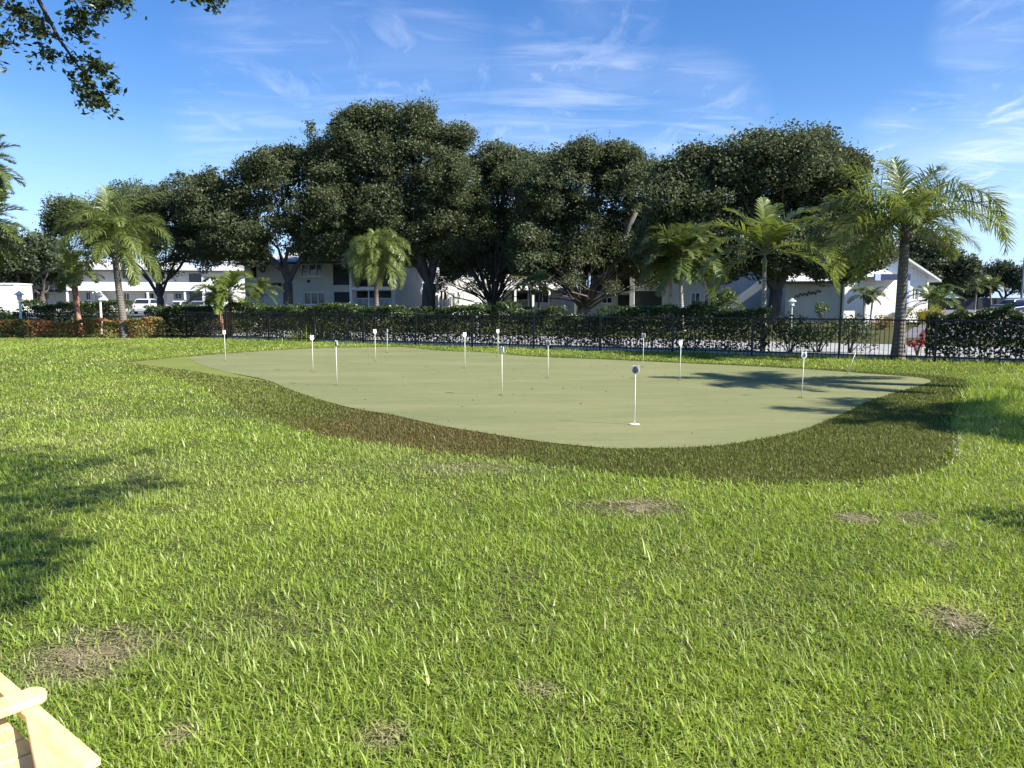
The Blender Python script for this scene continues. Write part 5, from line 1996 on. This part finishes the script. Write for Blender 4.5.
def slab(name, outline, z0, z1, bevel=.004):
    m = MB()
    pts = [(x, sgn * y) for x, y in outline]
    n_ = len(pts)
    ar = sum(pts[i][0] * pts[(i + 1) % n_][1] - pts[(i + 1) % n_][0] * pts[i][1] for i in range(n_))
    if ar < 0:
        pts = pts[::-1]
    m.add([(x, y, z0) for x, y in pts] + [(x, y, z1) for x, y in pts],
          [tuple(reversed(range(n_))), tuple(range(n_, 2 * n_))] + [(i, (i + 1) % n_, (i + 1) % n_ + n_, i + n_) for i in range(n_)])
    return m.build(name, M['pine'], chair, bevel=bevel)


print('chair arm', fi, fo_, bi, bo)
Larm = 0.74
arm = [(0.0, 0.0), (0.150, -0.03), (0.050, 0.36), (0.045, Larm), (0.0, Larm)]
slab('armrest', arm, za - .022, za)
slab('armrest', [(WD - x, y) for x, y in arm], za - .022, za)
cb = cpt(gz(22, 705, za))
yb = cb[1]
print('rail at', cb)
rail = [(WD + .02, yb - .042), (WD + .045, yb), (WD + .02, yb + .042)]
for k in range(9):
    an = math.pi * .5 + math.pi * k / 8
    rail.append((0.0 + .030 * math.cos(an), yb + .043 * math.sin(an)))
slab('back_rail', rail, za + .001, za + .026, .006)
for x in (.05, WD - .05 - .04):
    slab('leg', [(x, .10), (x + .035, .10), (x + .035, .19), (x, .19)], 0, za - .023)
    slab('leg', [(x, yb + .10), (x + .035, yb + .10), (x + .035, yb + .18), (x, yb + .18)], 0, za - .023)
for k in range(6):
    y0 = -.03 + k * .09
    slab('seat_slat', [(.062, y0), (WD - .062, y0), (WD - .062, y0 + .084), (.062, y0 + .084)], za - .062, za - .042)
slab('side_rail', [(.092, -.02), (.128, -.02), (.128, yb + .3), (.092, yb + .3)], za - .19, za - .078)
slab('side_rail', [(WD - .128, -.02), (WD - .092, -.02), (WD - .092, yb + .3), (WD - .128, yb + .3)], za - .19, za - .078)
for k in range(5):
    x = .145 + k * .068
    m = MB()
    y0, y1 = yb + .04, yb + .30
    zt = za + .42 + .03 * (2 - abs(k - 2))
    zz0 = za - .16
    m.add([(x, sgn * y0, zz0), (x + .06, sgn * y0, zz0), (x + .06, sgn * (y0 + .02), zz0), (x, sgn * (y0 + .02), zz0), (x, sgn * y1, zt), (x + .06, sgn * y1, zt), (x + .06, sgn * (y1 + .02), zt), (x, sgn * (y1 + .02), zt)],
          [(0, 3, 2, 1), (4, 5, 6, 7), (0, 1, 5, 4), (1, 2, 6, 5), (2, 3, 7, 6), (3, 0, 4, 7)])
    m.build('back_slat', M['pine'], chair, bevel=.003)

# ------------------------------------------------------------------ the tree overhead: trunk behind the viewer, boughs reaching over the lawn
base = Vector((2.2, -4.2, 0))
root = empty('shade_tree', base, 'near tree whose leafy bough hangs into the sky at the upper photo edge', 'tree')
tb = MB()
tb.tube([base - base, (0, .05, .2), (.05, .1, 1.6), (.0, .2, 3.2)], [.30, .25, .20, .17], 12)
fork = Vector((0, .2, 3.2))


def W2(p):
    return Vector(p) - base


# boughs as world points
tipA = [dp(5, -75, 5.6), dp(36, -5, 5.9), dp(60, 40, 6.0), dp(78, 66, 6.05), dp(98, 88, 6.1)]
boughs = [
    ([fork, W2((1.0, -2.6, 4.6)), W2((-1.2, 0.2, 5.3)), W2((-3.2, 3.2, 5.3))] + [W2(p) for p in tipA], [.15, .12, .09, .06, .03, .016, .011, .008, .005]),
    ([W2((-1.2, 0.2, 5.3)), W2((-1.9, 3.0, 5.35)), W2(dp(150, -70, 5.6)), W2(dp(185, -18, 5.8)), W2(dp(215, -4, 5.9))], [.07, .05, .03, .016, .006]),
    ([fork, W2((2.4, -1.6, 4.7)), W2((2.3, 1.0, 5.2)), W2((1.7, 3.4, 5.2)), W2((0.8, 5.0, 5.0))], [.15, .11, .08, .05, .02]),
    ([fork, W2((4.0, -5.5, 6.2)), W2((5.2, -6.4, 7.6))], [.14, .08, .03]),
    ([fork, W2((-.5, -6.0, 6.4)), W2((-1.6, -7.6, 7.8))], [.14, .08, .03]),
    ([fork, W2((2.2, -4.4, 6.5)), W2((2.0, -4.6, 8.6))], [.15, .08, .03]),
]
for pts, rs in boughs:
    tb.tube(pts, rs, 7, cap=False)
CS, SZ = [], []


def spray(c, r, n_, size=0.062, flat=.7):
    c = Vector(c)
    b_ = ball(n_) * np.array([r, r, r * flat])
    CS.append(np.array(c) + b_)
    SZ.append(size * rng.uniform(.65, 1.3, n_))


def twigs(c, r, k, per, size=.06):
    """short drooping twigs with leaves in two rows"""
    c = Vector(c)
    for _ in range(int(k * 1.5)):
        dv_ = Vector(rng.normal(0, 1, 3))
        dv_.z = -abs(dv_.z) * .5 + .1
        dv_.normalize()
        ln = r * rng.uniform(.6, 1.25)
        pts = [c, c + dv_ * ln * .5, c + dv_ * ln + Vector((0, 0, -.12 * ln))]
        tb.tube(pts, [.004, .003, .0015], 3, cap=False)
        t = rng.random(per)
        p = np.array([tuple(pts[0].lerp(pts[2], q_)) for q_ in t])
        CS.append(p + rng.normal(0, .025, (per, 3)))
        SZ.append(size * .86 * rng.uniform(.65, 1.25, per))


# the bough seen in the picture: leafy sprays along it
for (px, py, Y, r, k, per) in [(18, 8, 5.9, .24, 9, 17), (-15, 30, 5.9, .26, 8, 16), (38, 28, 6.0, .22, 8, 16), (52, 52, 6.0, .15, 5, 14), (78, 12, 6.0, .16, 7, 15), (74, 26, 6.0, .16, 6, 14), (92, 62, 6.1, .16, 7, 14), (104, 66, 6.1, .13, 5, 14),
                               (84, 76, 6.1, .17, 7, 14), (92, 92, 6.1, .17, 8, 15), (104, 100, 6.1, .14, 7, 14), (66, 58, 6.0, .10, 3, 9), (112, 84, 6.1, .10, 5, 11), (20, -30, 5.9, .3, 10, 16), (60, -25, 5.9, .3, 10, 16), (105, 4, 5.9, .16, 8, 15), (126, -3, 5.9, .13, 7, 14), (95, -25, 5.9, .25, 9, 15),
                               (205, -4, 5.9, .12, 6, 12), (218, -6, 5.9, .10, 5, 11), (175, -10, 5.8, .10, 5, 10), (5, 40, 5.9, .16, 5, 11), (-40, -10, 5.8, .35, 10, 16)]:
    twigs(W2(dp(px, py, Y)), r, k, per)
# the boughs that shade the left of the lawn
def over(px, py, z):
    g_ = gz(px, py)
    return g_ + SUN * (z / SUN.z)


for (px, py, z, r, n_) in [(60, 462, 5.0, .45, 420), (150, 452, 5.0, .22, 130), (20, 452, 5.0, .5, 420), (20, 490, 5.1, .5, 520), (70, 497, 5.1, .38, 420), (120, 490, 5.1, .3, 300), (165, 486, 5.1, .18, 130), (-20, 500, 5.1, .6, 600),
                           (25, 545, 5.2, .33, 380), (70, 545, 5.2, .2, 120), (5, 560, 5.2, .3, 260), (-10, 600, 5.2, .25, 260), (20, 604, 5.2, .15, 90), (-60, 540, 5.2, .6, 500), (-70, 470, 5.1, .6, 500), (-40, 438, 5.0, .6, 420), (40, 472, 5.0, .42, 420), (10, 512, 5.1, .4, 420), (90, 505, 5.1, .3, 260), (140, 480, 5.0, .22, 150), (15, 530, 5.1, .34, 360), (45, 562, 5.1, .22, 200), (5, 580, 5.2, .3, 300), (100, 462, 5.0, .3, 220), (-30, 560, 5.2, .5, 500), (0, 465, 5.0, .5, 460)]:
    c = W2(over(px, py, z))
    spray(c, r, int(n_ * .55), .075, .45)
    tb.tube([W2((1.7, 3.4, 5.2)), W2((1.7, 3.4, 5.2)).lerp(c, .5) + Vector((0, 0, .12)), c], [.02, .014, .006], 4, cap=False)
for c, r in [((2.0, -4.6, 8.2), 1.6), ((5.0, -6.3, 7.4), 1.4), ((-1.4, -7.4, 7.6), 1.4), ((1.4, -6.5, 7.2), 1.5), ((3.4, -4.6, 7.4), 1.2), ((0.5, -3.6, 7.4), 1.0)]:
    for _ in range(16):
        dd = Vector(rng.normal(0, 1, 3)).normalized() * r * rng.uniform(.4, 1)
        spray(W2(c) + dd, .55, 90, .09, .7)
cs = np.concatenate(CS)
v, q = leaf_quads(cs, np.concatenate(SZ), .48, .5)
np_mesh('crown', v, q, M['branch_leaf'], {'rnd': rng.random(len(cs))}, root)
tb.build('trunk', M['bark'], root, smooth=True)
